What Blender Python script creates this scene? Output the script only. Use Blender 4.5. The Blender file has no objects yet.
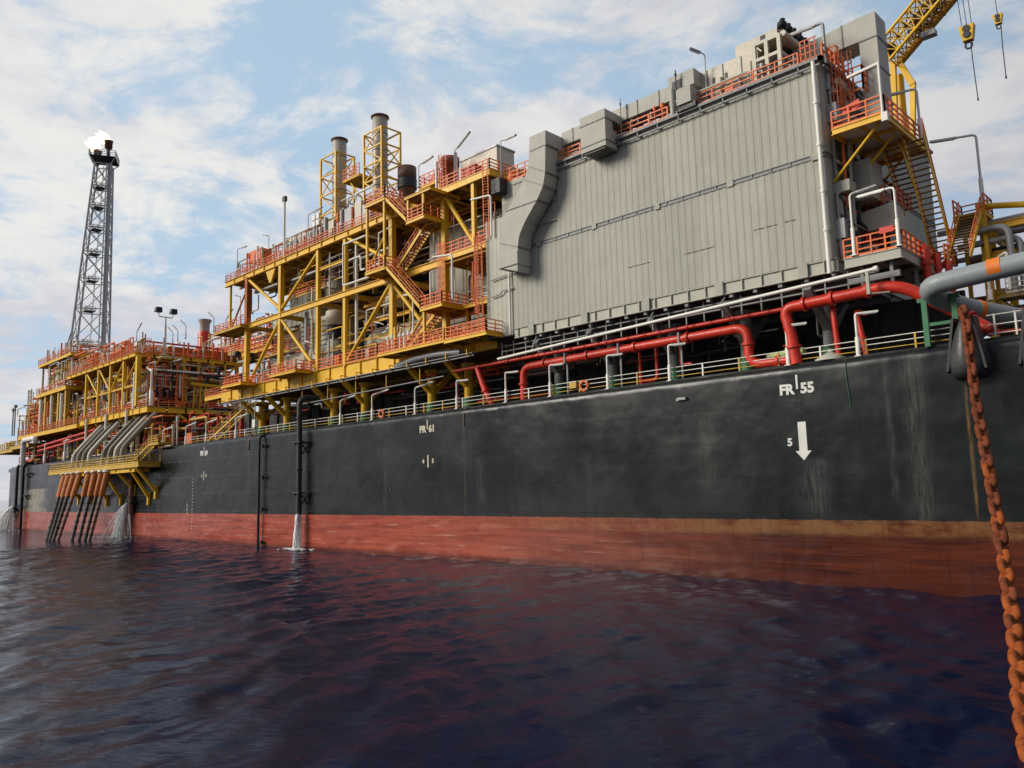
import bpy, math, random
import numpy as np
from mathutils import Vector, Matrix
V = Vector
random.seed(7)
sc = bpy.context.scene
COL = sc.collection
R = math.radians

# ------------------------------------------------------------------ camera
F, CX, CY = 792.0, 512.0, 384.0
CAM = V((0, -53, 7))
_a, _p, _r = R(45.6), math.atan(103/792), R(1.5)
_fh = V((-math.cos(_a), math.sin(_a), 0)); _rh = V((math.sin(_a), math.cos(_a), 0)); _up = V((0, 0, 1))
FW = _fh*math.cos(_p)+_up*math.sin(_p); _u0 = -_fh*math.sin(_p)+_up*math.cos(_p)
RT = _rh*math.cos(_r)-_u0*math.sin(_r); UP = _rh*math.sin(_r)+_u0*math.cos(_r)
def at(px, py, Y=None, X=None, Z=None):
    d = FW*F+RT*(px-CX)-UP*(py-CY)
    i, v = (1, Y) if Y is not None else (0, X) if X is not None else (2, Z)
    return CAM+d*((v-CAM[i])/d[i])
cd = bpy.data.cameras.new('camera'); cam = bpy.data.objects.new('camera', cd); COL.objects.link(cam)
cd.sensor_width = 36; cd.lens = 36*F/1024; cd.clip_start = .3; cd.clip_end = 90000
m = Matrix((RT, UP, -FW)).transposed().to_4x4(); m.translation = CAM; cam.matrix_world = m
sc.camera = cam

# ------------------------------------------------------------------ materials
class N:
    def __init__(s, nt): s.nt = nt
    def __call__(s, t, **kw):
        n = s.nt.nodes.new(t)
        for k, v in kw.items():
            if k.startswith('i_'):
                key = k[2:]; key = int(key) if key.isdigit() else key.replace('_', ' ')
                if isinstance(v, bpy.types.NodeSocket): s.nt.links.new(v, n.inputs[key])
                else: n.inputs[key].default_value = v
            else: setattr(n, k, v)
        return n
    def math(s, op, a, b=0.0, c=0.0, clamp=False):
        n = s('ShaderNodeMath', operation=op, use_clamp=clamp)
        for i, v in enumerate((a, b, c)):
            if isinstance(v, bpy.types.NodeSocket): s.nt.links.new(v, n.inputs[i])
            else: n.inputs[i].default_value = v
        return n.outputs[0]
    def ramp(s, f, lo, hi, a=0.0, b=1.0):
        n = s('ShaderNodeMapRange', clamp=True, interpolation_type='SMOOTHSTEP', i_0=f, i_1=lo, i_2=hi, i_3=a, i_4=b)
        return n.outputs[0]
    def mix(s, f, a, b, blend='MIX'):
        n = s('ShaderNodeMix', data_type='RGBA', blend_type=blend)
        for i, v in ((0, f), (6, a), (7, b)):
            if isinstance(v, bpy.types.NodeSocket): s.nt.links.new(v, n.inputs[i])
            else: n.inputs[i].default_value = (*v, 1) if isinstance(v, tuple) and len(v) == 3 else v
        return n.outputs[2]
    def pos(s, sx=1, sy=1, sz=1, off=(0, 0, 0)):
        g = s('ShaderNodeNewGeometry')
        return s('ShaderNodeMapping', i_0=g.outputs['Position'], i_3=(sx, sy, sz), i_1=off).outputs[0]
    def noise(s, vec, scale, detail=4, rough=.55, dist=0):
        return s('ShaderNodeTexNoise', i_Vector=vec, i_Scale=scale, i_Detail=detail, i_Roughness=rough, i_Distortion=dist).outputs[0]
def newmat(name):
    mt = bpy.data.materials.new(name); mt.use_nodes = True
    nt = mt.node_tree; b = nt.nodes['Principled BSDF']
    return mt, N(nt), b, nt
def paint(name, col, rough=.5, var=.25, rust=.0, rcol=(.16, .06, .025), metal=0, grime=.35, gcol=(.06, .05, .04), spec=.4, bump=.1):
    mt, n, b, nt = newmat(name)
    big = n.noise(n.pos(), .55, 5, .6); fine = n.noise(n.pos(), 4.5, 4, .6)
    f = n.math('ADD', n.math('MULTIPLY', big, .6), n.math('MULTIPLY', fine, .4))
    lo = tuple(c*(1-var) for c in col); hi = tuple(min(1, c*(1+var*.7)) for c in col)
    c = n.mix(n.ramp(f, .3, .7), lo, hi)
    st = n.noise(n.pos(3.0, 3.0, .22), 1.6, 5, .65)
    c = n.mix(n.math('MULTIPLY', n.ramp(st, .52, .78), grime), c, gcol)
    if rust:
        rn = n.math('ADD', n.math('MULTIPLY', n.noise(n.pos(1, 1, .5, (7, 3, 1)), 1.1, 6, .7), .6), n.math('MULTIPLY', st, .4))
        c = n.mix(n.math('MULTIPLY', n.ramp(rn, .66-.16*rust, .80-.14*rust), .85), c, rcol)
    nt.links.new(c, b.inputs['Base Color'])
    if bump: nt.links.new(n.ramp(fine, .3, .8, max(.05, rough-.1), min(1, rough+.15)), b.inputs['Roughness'])
    else: b.inputs['Roughness'].default_value = rough
    b.inputs['Metallic'].default_value = metal; b.inputs['Specular IOR Level'].default_value = spec
    bp = n('ShaderNodeBump', i_Strength=bump, i_Distance=.008, i_Height=fine); nt.links.new(bp.outputs[0], b.inputs['Normal'])
    return mt
M = {}
M['yellow'] = paint('yellow_paint', (.80, .46, .010), .48, .15, .25, grime=.22)
M['yellow2'] = paint('weathered_yellow_paint', (.60, .37, .04), .55, .22, .5, grime=.4)
M['orange'] = paint('orange_paint', (.78, .155, .022), .5, .15, .12, grime=.15)
M['rustor'] = paint('rusted_orange_steel', (.44, .125, .016), .7, .35, .7, (.14, .05, .02))
M['red'] = paint('red_pipe_paint', (.60, .036, .016), .40, .26, .0, grime=.2, gcol=(.12, .02, .015))
M['white'] = paint('white_paint', (.80, .77, .68), .45, .08, .2, grime=.25, gcol=(.3, .24, .16))
M['lgrey'] = paint('light_grey_cladding', (.43, .415, .335), .55, .1, .0, grime=.3, gcol=(.24, .23, .2))
M['panel'] = paint('grey_wall_panel', (.40, .39, .335), .6, .08, .10, (.22, .12, .06), grime=.35, gcol=(.22, .21, .18))
def panel_material():
    mt = paint('grey_wall_panel', (.385, .375, .315), .65, .08, .10, (.22, .12, .06), grime=.42, gcol=(.24, .225, .17)); nt = mt.node_tree; n = N(nt); b = nt.nodes['Principled BSDF']
    src = b.inputs['Base Color'].links[0].from_socket; g = n('ShaderNodeNewGeometry'); sx = n('ShaderNodeSeparateXYZ', i_0=g.outputs['Position'])
    cell = n('ShaderNodeCombineXYZ', i_0=n.math('FLOOR', n.math('DIVIDE', sx.outputs[0], 2.85)), i_1=n.math('FLOOR', n.math('DIVIDE', sx.outputs[1], 2.85)), i_2=n.math('GREATER_THAN', sx.outputs[2], 29.5)).outputs[0]
    wn_ = n('ShaderNodeTexWhiteNoise', noise_dimensions='3D', i_0=cell).outputs[0]
    c = n.mix(1.0, src, n.mix(wn_, (.88, .88, .87), (1.06, 1.05, 1.03)), 'MULTIPLY')
    dr = n.math('MULTIPLY', n.ramp(n.noise(n.pos(1.4, 1.4, .05, (3, 9, 0)), 1.5, 5, .7), .55, .75), n.ramp(n.math('FRACT', n.math('DIVIDE', n.math('SUBTRACT', sx.outputs[2], 22), 7.5)), .1, 1.0))
    c = n.mix(n.math('MULTIPLY', dr, .4), c, (.2, .17, .12)); nt.links.new(c, b.inputs['Base Color'])
    bp = n('ShaderNodeBump', i_Strength=.35, i_Distance=.09, i_Height=n.noise(n.pos(.5, .5, .35), 1.3, 3, .5)); nt.links.new(bp.outputs[0], b.inputs['Normal'])
    return mt
M['panel'] = panel_material()
M['beam'] = paint('grey_steel_beam', (.22, .225, .22), .55, .2, .3, grime=.4)
M['duct'] = paint('brushed_duct_metal', (.47, .45, .385), .62, .10, .05, (.25, .16, .1), grime=.3, gcol=(.24, .21, .17), spec=.25, bump=0)
M['ductr'] = paint('duct_lip_metal', (.2, .19, .18), .5, .2, .1)
M['galv'] = paint('galvanised_steel', (.33, .33, .325), .5, .2, .15, metal=.2, grime=.35)
M['dark'] = paint('dark_steel', (.03, .03, .032), .55, .3, .3, (.09, .04, .02))
M['black'] = paint('black_rubber', (.012, .012, .013), .6, .3, 0)
M['under'] = paint('dark_shade_and_steel', (.045, .042, .04), .7, .3, .4, (.07, .035, .02))  # dark tone of the added shade backing, also on dark steel parts
M['deckg'] = paint('deck_plate_paint', (.10, .095, .09), .7, .3, .4)
M['soffit'] = paint('weathered_deck_soffit', (.30, .21, .09), .7, .3, .6, (.10, .05, .025))
M['beige'] = paint('beige_cladding', (.58, .52, .41), .5, .12, .1, grime=.3, gcol=(.25, .2, .14))
M['green'] = paint('green_paint', (.035, .16, .07), .5, .25, .3)
M['lgreen'] = paint('pale_green_paint', (.35, .42, .16), .5, .2, .1)
M['rust'] = paint('rusty_iron', (.18, .045, .016), .8, .45, .5, (.28, .08, .02), grime=.4, spec=.2)
M['rustb'] = paint('fresh_orange_rust', (.32, .075, .015), .8, .35, .5, (.2, .05, .017), grime=.35, spec=.2)
M['brown'] = paint('brown_heat_stained_steel', (.16, .07, .045), .6, .3, .5)
M['stack'] = paint('stack_steel', (.42, .36, .28), .45, .15, .25, (.2, .11, .06), metal=.2, grime=.4, gcol=(.1, .07, .05))
M['jumper'] = paint('weathered_hose_skin', (.24, .21, .16), .65, .2, .2, grime=.4)
M['hose'] = paint('grey_hose_skin', (.27, .30, .30), .45, .1, .0, grime=.25)
M['hoseg'] = paint('green_grey_hose_skin', (.16, .19, .15), .5, .15, .0, grime=.3)
M['band'] = paint('orange_marking_band', (.75, .19, .02), .45, .1, 0)
M['flare'] = paint('flare_tower_steel', (.55, .54, .52), .55, .15, .2)
M['mark'] = paint('white_marking_paint', (.72, .70, .64), .6, .15, .0, grime=.3, gcol=(.3, .28, .25))
M['markc'] = paint('cream_marking_paint', (.62, .56, .42), .6, .15, .1, grime=.3, gcol=(.2, .18, .15))
M['redox'] = paint('red_oxide_vessel_paint', (.30, .075, .045), .55, .2, .2)
M['riser'] = paint('rusty_black_riser_skin', (.045, .032, .025), .6, .5, .7, (.13, .06, .03))
M['boom'] = paint('ochre_boom_paint', (.55, .25, .02), .55, .25, .4)
M['lens'] = paint('frosted_lamp_cover', (.55, .55, .53), .35, .05, 0, grime=.1)
M['glassd'] = paint('dark_window_glass', (.03, .035, .04), .08, .1, 0, grime=0)

def hull_material():
    mt, n, b, nt = newmat('hull_paint')
    g = n('ShaderNodeNewGeometry'); sx = n('ShaderNodeSeparateXYZ', i_0=g.outputs['Position'])
    X, Z = sx.outputs[0], sx.outputs[2]
    big = n.noise(n.pos(.5, .5, .5), .35, 6, .65)
    st = n.noise(n.pos(1.0, 1.0, .07), 1.1, 6, .7); st2 = n.noise(n.pos(2.6, 1, .1, (40, 0, 0)), 1.3, 4, .6)
    blk = n.mix(n.ramp(big, .3, .7), (.0052, .0068, .0068), (.0115, .0138, .0135))
    pl = n('ShaderNodeTexWhiteNoise', noise_dimensions='3D', i_0=n('ShaderNodeCombineXYZ', i_0=n.math('FLOOR', n.math('DIVIDE', X, 4.8)), i_2=n.math('FLOOR', n.math('DIVIDE', n.math('ADD', Z, .4), 2.55))).outputs[0]).outputs[0]
    blk = n.mix(1.0, blk, n.mix(pl, (.75, .76, .76), (1.35, 1.37, 1.36)), 'MULTIPLY')
    blk = n.mix(n.math('MULTIPLY', n.ramp(st, .56, .8), .5), blk, (.042, .043, .04))
    blk = n.mix(n.math('MULTIPLY', n.ramp(st2, .62, .8), .35), blk, (.05, .04, .032))
    # horizontal scuffs left by fenders
    sc2 = n.noise(n.pos(.06, 1, 1.1, (3, 0, 9)), 1.4, 5, .7)
    blk = n.mix(n.math('MULTIPLY', n.ramp(sc2, .6, .8), .3), blk, (.006, .006, .007))
    # individual run-off stains
    def streak(x0, w, z0, z1, col, amt, base):
        wob = n.math('MULTIPLY', n.math('SUBTRACT', n.noise(n.pos(.2, 1, .8, (x0, 0, 0)), 1.0, 4), .5), w*1.2)
        d = n.math('ABSOLUTE', n.math('SUBTRACT', n.math('ADD', X, wob), x0))
        mk = n.ramp(d, 0, w, 1, 0)
        mk = n.math('MULTIPLY', mk, n.ramp(Z, z0, z0+1.5)); mk = n.math('MULTIPLY', mk, n.ramp(Z, z1-.4, z1, 1, 0))
        mk = n.math('MULTIPLY', mk, n.ramp(n.noise(n.pos(4, 1, .35, (0, 0, x0)), 1.5, 5, .7), .35, .65))
        return n.mix(n.math('MULTIPLY', mk, amt), base, col)
    for x0, w, z0, z1, col, amt in ((-13.7, .16, 4, 12.6, (.22, .12, .03), .9), (-12.9, .25, 3.5, 10, (.16, .14, .11), .7),
        (-16.6, 1.0, 3.5, 14.9, (.07, .068, .06), .9), (-18.2, .35, 5, 14.9, (.06, .06, .055), .8), (-23.3, 1.6, 4, 8.5, (.075, .075, .07), .8),
        (-31.5, 1.1, 6, 12.5, (.05, .052, .045), .7), (-58.8, .3, 3.5, 14.8, (.055, .045, .03), .9), (-56.5, .9, 5, 10, (.06, .06, .055), .7),
        (-103.5, .5, 3, 14.8, (.06, .045, .035), .8), (-134.2, .5, 1, 14.9, (.13, .05, .03), .9), (-145.5, .8, 1, 12, (.11, .04, .025), .9),
        (-9.3, .3, 3, 11, (.09, .085, .075), .7), (-43, .5, 4, 9, (.045, .047, .042), .6), (-88.2, 1.3, 1.5, 13, (.035, .03, .028), .7),
        (-72, .7, 4, 12, (.05, .052, .048), .6), (-120, .5, 4, 12, (.05, .05, .05), .6), (-160, 6, 2, 8, (.24, .21, .15), .7), (-203, 11, 1, 9.5, (.55, .48, .34), .95), (-211, 4, .5, 5, (.5, .25, .05), .9)):
        blk = streak(x0, w, z0, z1, col, amt, blk)
    # boot topping
    hb = n.noise(n.pos(.07, 1, 1.25), 1.4, 7, .68); hb2 = n.noise(n.pos(.05, 1, 2.2, (5, 0, 2)), 1.5, 6, .66)
    red = n.mix(n.ramp(hb, .3, .66), (.23, .034, .018), (.42, .085, .045))
    red = n.mix(n.math('MULTIPLY', n.ramp(hb2, .52, .72), .55), red, (.11, .03, .022))
    red = n.mix(n.math('MULTIPLY', n.ramp(st, .55, .8), .25), red, (.42, .22, .16))
    pk = n.noise(n.pos(.12, 1, .5, (2, 0, 6)), 1.6, 6, .68)
    red = n.mix(n.math('MULTIPLY', n.ramp(pk, .52, .7), .7), red, (.50, .165, .105))
    for z0, amp in ((2.35, .16), (1.35, .2), (3.3, .12)):
        lz = n.math('ABSOLUTE', n.math('SUBTRACT', n.math('ADD', Z, n.math('MULTIPLY', n.noise(n.pos(.03, 1, .1, (z0*9, 0, 0)), 1, 3), amp*2)), z0+amp))
        lm_ = n.math('MULTIPLY', n.ramp(lz, .015, .07, 1, 0), n.ramp(n.noise(n.pos(.25, 1, 2, (z0*31, 0, 0)), 1.2, 5, .7), .48, .66))
        red = n.mix(n.math('MULTIPLY', lm_, .85), red, (.55, .36, .26))
    wetl = n.noise(n.pos(2.2, 1, .12, (17, 0, 3)), 1.2, 5, .7)
    red = n.mix(n.math('MULTIPLY', n.ramp(wetl, .56, .74), .45), red, (.13, .03, .02))
    rx = n.ramp(X, -70, -22)                       # after part of the band is worn, with that end's dimness painted in
    worn = n.mix(n.ramp(hb, .3, .7), (.030, .0065, .004), (.135, .029, .011))
    worn = n.mix(n.math('MULTIPLY', n.ramp(hb2, .5, .66), .7), worn, (.05, .011, .008))
    tb = n.math('MULTIPLY', n.ramp(Z, 3.0, 3.5), n.ramp(n.noise(n.pos(.25, 1, .6, (9, 0, 0)), 1.2, 5, .7), .35, .6))
    worn = n.mix(n.math('MULTIPLY', tb, .8), worn, (.21, .10, .034))
    worn = n.mix(n.math('MULTIPLY', n.ramp(wetl, .5, .72), .5), worn, (.022, .006, .005))
    red = n.mix(rx, red, worn)
    slime = n.ramp(n.math('ADD', Z, n.math('MULTIPLY', n.noise(n.pos(.6, 1, .3), 1, 5, .7), .7)), .55, 1.1, 1, 0)
    red = n.mix(n.math('MULTIPLY', slime, .75), red, (.07, .018, .012))
    edge = n.math('ADD', Z, n.math('MULTIPLY', n.math('SUBTRACT', n.noise(n.pos(.5, 1, .5), 2.5, 6, .75), .5), .28))
    c = n.mix(n.ramp(edge, 4.24, 4.3), red, blk)
    br = n('ShaderNodeTexBrick', offset=.5, i_Scale=1.0, i_Mortar_Size=.012, i_Mortar_Smooth=.4, i_Brick_Width=9.6, i_Row_Height=2.55,
           i_Vector=n('ShaderNodeCombineXYZ', i_0=X, i_1=n.math('ADD', Z, .4)).outputs[0])
    seam = br.outputs['Fac']
    c = n.mix(n.math('MULTIPLY', seam, .35), c, (.012, .012, .012))
    nt.links.new(c, b.inputs['Base Color'])
    nt.links.new(n.math('MULTIPLY', n.ramp(big, .3, .7, .20, .34), n.ramp(Z, 3.9, 4.3, .7, 1)), b.inputs['Roughness'])
    b.inputs['Specular IOR Level'].default_value = .30
    wav = n.noise(n.pos(.33, .3, .36), 1.0, 2, .4)
    h = n.math('ADD', n.math('MULTIPLY', wav, .26), n.math('MULTIPLY', seam, .02))
    h = n.math('ADD', h, n.math('MULTIPLY', n.noise(n.pos(), 3.5, 3), .006))
    bp = n('ShaderNodeBump', i_Strength=.55, i_Distance=1.0, i_Height=h); nt.links.new(bp.outputs[0], b.inputs['Normal'])
    return mt
M['hull'] = hull_material()

def sea_material():
    mt, n, b, nt = newmat('sea_water')
    b.inputs['Base Color'].default_value = (.0005, .0046, .026, 1); b.inputs['Roughness'].default_value = .045
    b.inputs['IOR'].default_value = 1.333; b.inputs['Specular IOR Level'].default_value = .13
    g = n('ShaderNodeNewGeometry'); ro = n('ShaderNodeMapping', i_0=g.outputs['Position'], i_2=(0, 0, R(-40))).outputs[0]
    def wn(sx, sy, sc_, det, rg, off, dist=.4): return n.noise(n('ShaderNodeMapping', i_0=ro, i_1=(off, off*.7, 0), i_3=(sx, sy, 1)).outputs[0], sc_, det, rg, dist)
    w1 = wn(.42, 1.15, .42, 3, .5, 0); w2 = wn(.5, 1.3, 1.25, 4, .58, 13); w3 = wn(.7, 1.2, 4.2, 4, .6, 31)
    gust = n.ramp(n.noise(n.pos(.05, .09, 1), 1, 3, .5), .35, .65, .55, 1.25)
    h = n.math('ADD', n.math('MULTIPLY', w1, .05), n.math('MULTIPLY', n.math('ADD', n.math('MULTIPLY', w2, .045), n.math('MULTIPLY', w3, .026)), gust))
    bp = n('ShaderNodeBump', i_Strength=1.0, i_Distance=1.0, i_Height=h); nt.links.new(bp.outputs[0], b.inputs['Normal'])
    return mt
M['sea'] = sea_material()
def emis(name, col, st):
    mt, n, b, nt = newmat(name)
    b.inputs['Emission Color'].default_value = (*col, 1); b.inputs['Emission Strength'].default_value = st; b.inputs['Base Color'].default_value = (*col, 1)
    return mt
def flame_material():
    mt, n, b, nt = newmat('flame')
    b.inputs['Base Color'].default_value = (0, 0, 0, 1); b.inputs['Emission Color'].default_value = (1, .80, .50, 1); b.inputs['Emission Strength'].default_value = 2.2; b.inputs['Specular IOR Level'].default_value = 0
    lw = n('ShaderNodeLayerWeight', i_0=.5).outputs['Facing']; nt.links.new(n.ramp(lw, .2, .95, .95, 0), b.inputs['Alpha']); return mt
M['flame'] = flame_material()
def foam_material():
    mt, n, b, nt = newmat('white_water')
    b.inputs['Base Color'].default_value = (.92, .92, .9, 1); b.inputs['Roughness'].default_value = .6; b.inputs['Subsurface Weight'].default_value = .5; b.inputs['Subsurface Radius'].default_value = (.5, .5, .5)
    f = n.ramp(n.noise(n.pos(2.2, 2.2, .5), 2.2, 5, .7), .36, .56); nt.links.new(n.math('MULTIPLY', f, .85), b.inputs['Alpha'])
    return mt
M['foam'] = foam_material()

# ------------------------------------------------------------------ mesh builder
class MB:
    def __init__(s): s.v = []; s.f = []; s.sm = []
    def add(s, vs, fs, smooth=False):
        o = len(s.v); s.v += [tuple(v) for v in vs]; s.f += [tuple(i+o for i in f) for f in fs]; s.sm += [smooth]*len(fs); return s
    def hexa(s, p): return s.add(p, [(0, 3, 2, 1), (4, 5, 6, 7), (0, 1, 5, 4), (1, 2, 6, 5), (2, 3, 7, 6), (3, 0, 4, 7)])
    def box(s, a, b):
        x0, x1 = sorted((a[0], b[0])); y0, y1 = sorted((a[1], b[1])); z0, z1 = sorted((a[2], b[2]))
        return s.hexa([(x0, y0, z0), (x1, y0, z0), (x1, y1, z0), (x0, y1, z0), (x0, y0, z1), (x1, y0, z1), (x1, y1, z1), (x0, y1, z1)])
    def bar(s, p, q, w, h=None, up=(0, 0, 1)):
        h = w if h is None else h
        p, q = V(p), V(q); d = (q-p)
        if d.length < 1e-5: return s
        d.normalize(); u = V(up)
        if abs(d.dot(u)) > .99: u = V((0, 1, 0))
        r = d.cross(u).normalized()*(w/2); u = r.cross(d).normalized()*(h/2)
        return s.hexa([p-r-u, p+r-u, q+r-u, q-r-u, p-r+u, p+r+u, q+r+u, q-r+u])
    def ibeam(s, p, q, w, h, t=.06):
        p, q = V(p), V(q); d = (q-p).normalized(); u = V((0, 0, 1)) if abs(d.z) < .99 else V((0, 1, 0))
        r = d.cross(u).normalized(); u = r.cross(d).normalized()
        s.bar(p, q, t, h-2*t, u); s.bar(p+u*(h-t)/2, q+u*(h-t)/2, w, t, u); s.bar(p-u*(h-t)/2, q-u*(h-t)/2, w, t, u); return s
    def tube(s, pts, r, n=8, cap=True, smooth=True):
        pts = [V(p) for p in pts]; rs = r if isinstance(r, (list, tuple)) else [r]*len(pts)
        k = len(pts); t = [(pts[min(i+1, k-1)]-pts[max(i-1, 0)]).normalized() for i in range(k)]
        u = t[0].orthogonal().normalized(); vs = []
        for i in range(k):
            u = (u-t[i]*u.dot(t[i])).normalized(); w = t[i].cross(u)
            for j in range(n):
                a = 2*math.pi*(j+.5)/n; vs.append(pts[i]+(u*math.cos(a)+w*math.sin(a))*rs[i])
        fs = [(i*n+j, i*n+(j+1) % n, (i+1)*n+(j+1) % n, (i+1)*n+j) for i in range(k-1) for j in range(n)]
        s.add(vs, fs, smooth)
        if cap: s.add(vs[:n], [tuple(range(n))[::-1]]); s.add(vs[-n:], [tuple(range(n))])
        return s
    def lathe(s, c, prof, n=20, axis=(0, 0, 1), smooth=True):
        c = V(c); ax = V(axis).normalized(); u = ax.orthogonal().normalized(); w = ax.cross(u); vs = []
        for r, z in prof:
            for j in range(n):
                a = 2*math.pi*j/n; vs.append(c+ax*z+(u*math.cos(a)+w*math.sin(a))*max(r, .001))
        k = len(prof)
        s.add(vs, [(i*n+j, i*n+(j+1) % n, (i+1)*n+(j+1) % n, (i+1)*n+j) for i in range(k-1) for j in range(n)], smooth)
        s.add(vs[:n], [tuple(range(n))[::-1]]); s.add(vs[-n:], [tuple(range(n))]); return s
    def prism(s, poly, y0, y1):                  # polygon of (x, z) carried from y0 to y1
        k = len(poly); vs = [(x, y0, z) for x, z in poly]+[(x, y1, z) for x, z in poly]
        return s.add(vs, [tuple(range(k)), tuple(range(2*k-1, k-1, -1))]+[(i, i+k, (i+1) % k+k, (i+1) % k) for i in range(k)])
    def torus(s, c, Rr, r, axis=(0, 1, 0), n=24, m=8):
        c = V(c); ax = V(axis).normalized(); u = ax.orthogonal().normalized(); w = ax.cross(u); vs = []
        for i in range(n):
            a = 2*math.pi*i/n; d = u*math.cos(a)+w*math.sin(a)
            for j in range(m):
                b = 2*math.pi*j/m; vs.append(c+d*(Rr+r*math.cos(b))+ax*r*math.sin(b))
        return s.add(vs, [(i*m+j, ((i+1) % n)*m+j, ((i+1) % n)*m+(j+1) % m, i*m+(j+1) % m) for i in range(n) for j in range(m)], True)
    def each(s, name, mat, parent):               # one object per box or bar
        for i in range(0, len(s.v), 8):
            k = MB(); k.hexa(s.v[i:i+8]); k.build(name, mat, parent)
    def build(s, name, mat, parent=None):
        off = V((0, 0, 0)); p = parent
        while p is not None: off += p.location; p = p.parent
        me = bpy.data.meshes.new(name)
        me.from_pydata([(v[0]-off.x, v[1]-off.y, v[2]-off.z) for v in s.v], [], s.f)
        me.polygons.foreach_set('use_smooth', s.sm); me.update()
        me.materials.append(M[mat] if isinstance(mat, str) else mat)
        o = bpy.data.objects.new(name, me); COL.objects.link(o)
        if parent is not None: o.parent = parent
        return o
def tag(o, label=None, cat=None, group=None, kind=None):
    for k, v in (('label', label), ('category', cat), ('group', group), ('kind', kind)):
        if v: o[k] = v
    return o
def thing(name, label, cat, loc=(0, 0, 0), group=None):
    o = bpy.data.objects.new(name, None); o.empty_display_size = .5; COL.objects.link(o); o.location = V(loc)
    return tag(o, label, cat, group)
def copy_tree(o, parent=None):
    c = o.copy(); COL.objects.link(c); c.parent = parent
    for ch in list(o.children): copy_tree(ch, c)
    return c
def bend(pts, rad, n=5):                          # polyline with rounded corners
    pts = [V(p) for p in pts]; out = [pts[0]]
    for i in range(1, len(pts)-1):
        a, b, c = pts[i-1], pts[i], pts[i+1]; r = min(rad, (a-b).length*.49, (c-b).length*.49)
        p, q = b+(a-b).normalized()*r, b+(c-b).normalized()*r
        for k in range(n+1):
            t = k/n; out.append(p*(1-t)**2+b*2*t*(1-t)+q*t*t)
    return out+[pts[-1]]
def pipe(parent, pts, r, mat, rad=None, n=10, name='pipe', flanges=()):
    mb = MB().tube(bend(pts, rad or r*2.5), r, n)
    for f in flanges:                             # (segment index, fraction)
        a, b = V(pts[f[0]]), V(pts[f[0]+1]); c = a.lerp(b, f[1]); d = (b-a).normalized()
        mb.tube([c-d*.1, c+d*.1], r*1.35, n)
    return mb.build(name, mat, parent)
def guardrail(parent, pts, mat='orange', h=1.1, sp=1.6, r=.035, name='guardrail', kick=True):
    mb = MB(); pts = [V(p) for p in pts]
    for a, b in zip(pts, pts[1:]):
        k = max(1, round((b-a).length/sp))
        for i in range(k+1):
            p = a.lerp(b, i/k); mb.bar(p, p+V((0, 0, h)), r*2)
        for z in (h, h*.66, h*.34): mb.bar(a+V((0, 0, z)), b+V((0, 0, z)), r*1.7)
        if kick: mb.bar(a+V((0, 0, .09)), b+V((0, 0, .09)), .02, .14)
    return mb.build(name, mat, parent)
def platform(parent, x0, x1, y0, y1, z, mat='yellow', depth=.35, th=.06, jsp=2.2, soffit='soffit', frame='edge_beam', deck='deck'):
    MB().box((x0+.03, y0+.03, z-th), (x1-.03, y1-.03, z)).build(deck, soffit, parent)
    mb = MB()
    for a, b in (((x0, y0), (x1, y0)), ((x0, y1), (x1, y1)), ((x0, y0), (x0, y1)), ((x1, y0), (x1, y1))):
        mb.ibeam((a[0], a[1], z-depth/2+.004), (b[0], b[1], z-depth/2+.004), .2, depth)
    mb.build(frame, mat, parent)
    mb = MB(); k = max(1, round((x1-x0)/jsp))
    for i in range(1, k): mb.bar((x0+(x1-x0)*i/k, y0+.1, z-th-depth*.3), (x0+(x1-x0)*i/k, y1-.1, z-th-depth*.3), .1, depth*.55)
    if y1-y0 > 3: 
        for j in range(1, int((y1-y0)//3)+1): y = y0+(y1-y0)*j/(int((y1-y0)//3)+1); mb.bar((x0+.1, y, z-th-depth*.33), (x1-.1, y, z-th-depth*.33), .1, depth*.5)
    if mb.v: mb.build('joist', mat, parent)
def column(parent, x, y, z0, z1, w=.6, mat='yellow', name='column'):
    mb = MB(); t = .07; h = w/2
    mb.box((x-h, y-h, z0), (x+h, y-h+t, z1)); mb.box((x-h, y+h-t, z0), (x+h, y+h, z1)); mb.box((x-t/2, y-h+t, z0), (x+t/2, y+h-t, z1))
    mb.box((x-h*.7, y-h+t, z0), (x-h*.7+t, y+h-t, z1)); mb.box((x+h*.7-t, y-h+t, z0), (x+h*.7, y+h-t, z1))
    return mb.build(name, mat, parent)
def girder(parent, p, q, w=.35, h=.7, mat='yellow', name='girder', stiff=0):
    mb = MB().ibeam(p, q, w, h)
    if stiff:
        p, q = V(p), V(q); k = int((q-p).length/stiff); d = (q-p).normalized()
        for i in range(1, k): c = p.lerp(q, i/k); mb.bar(c-V((0, 0, h/2-.07)), c+V((0, 0, h/2-.07)), .06, w*.9, V((0, 1, 0)))
    return mb.build(name, mat, parent)
def brace(parent, p, q, r=.2, mat='yellow', name='brace'): return MB().tube([p, q], r, 10).build(name, mat, parent)
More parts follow.
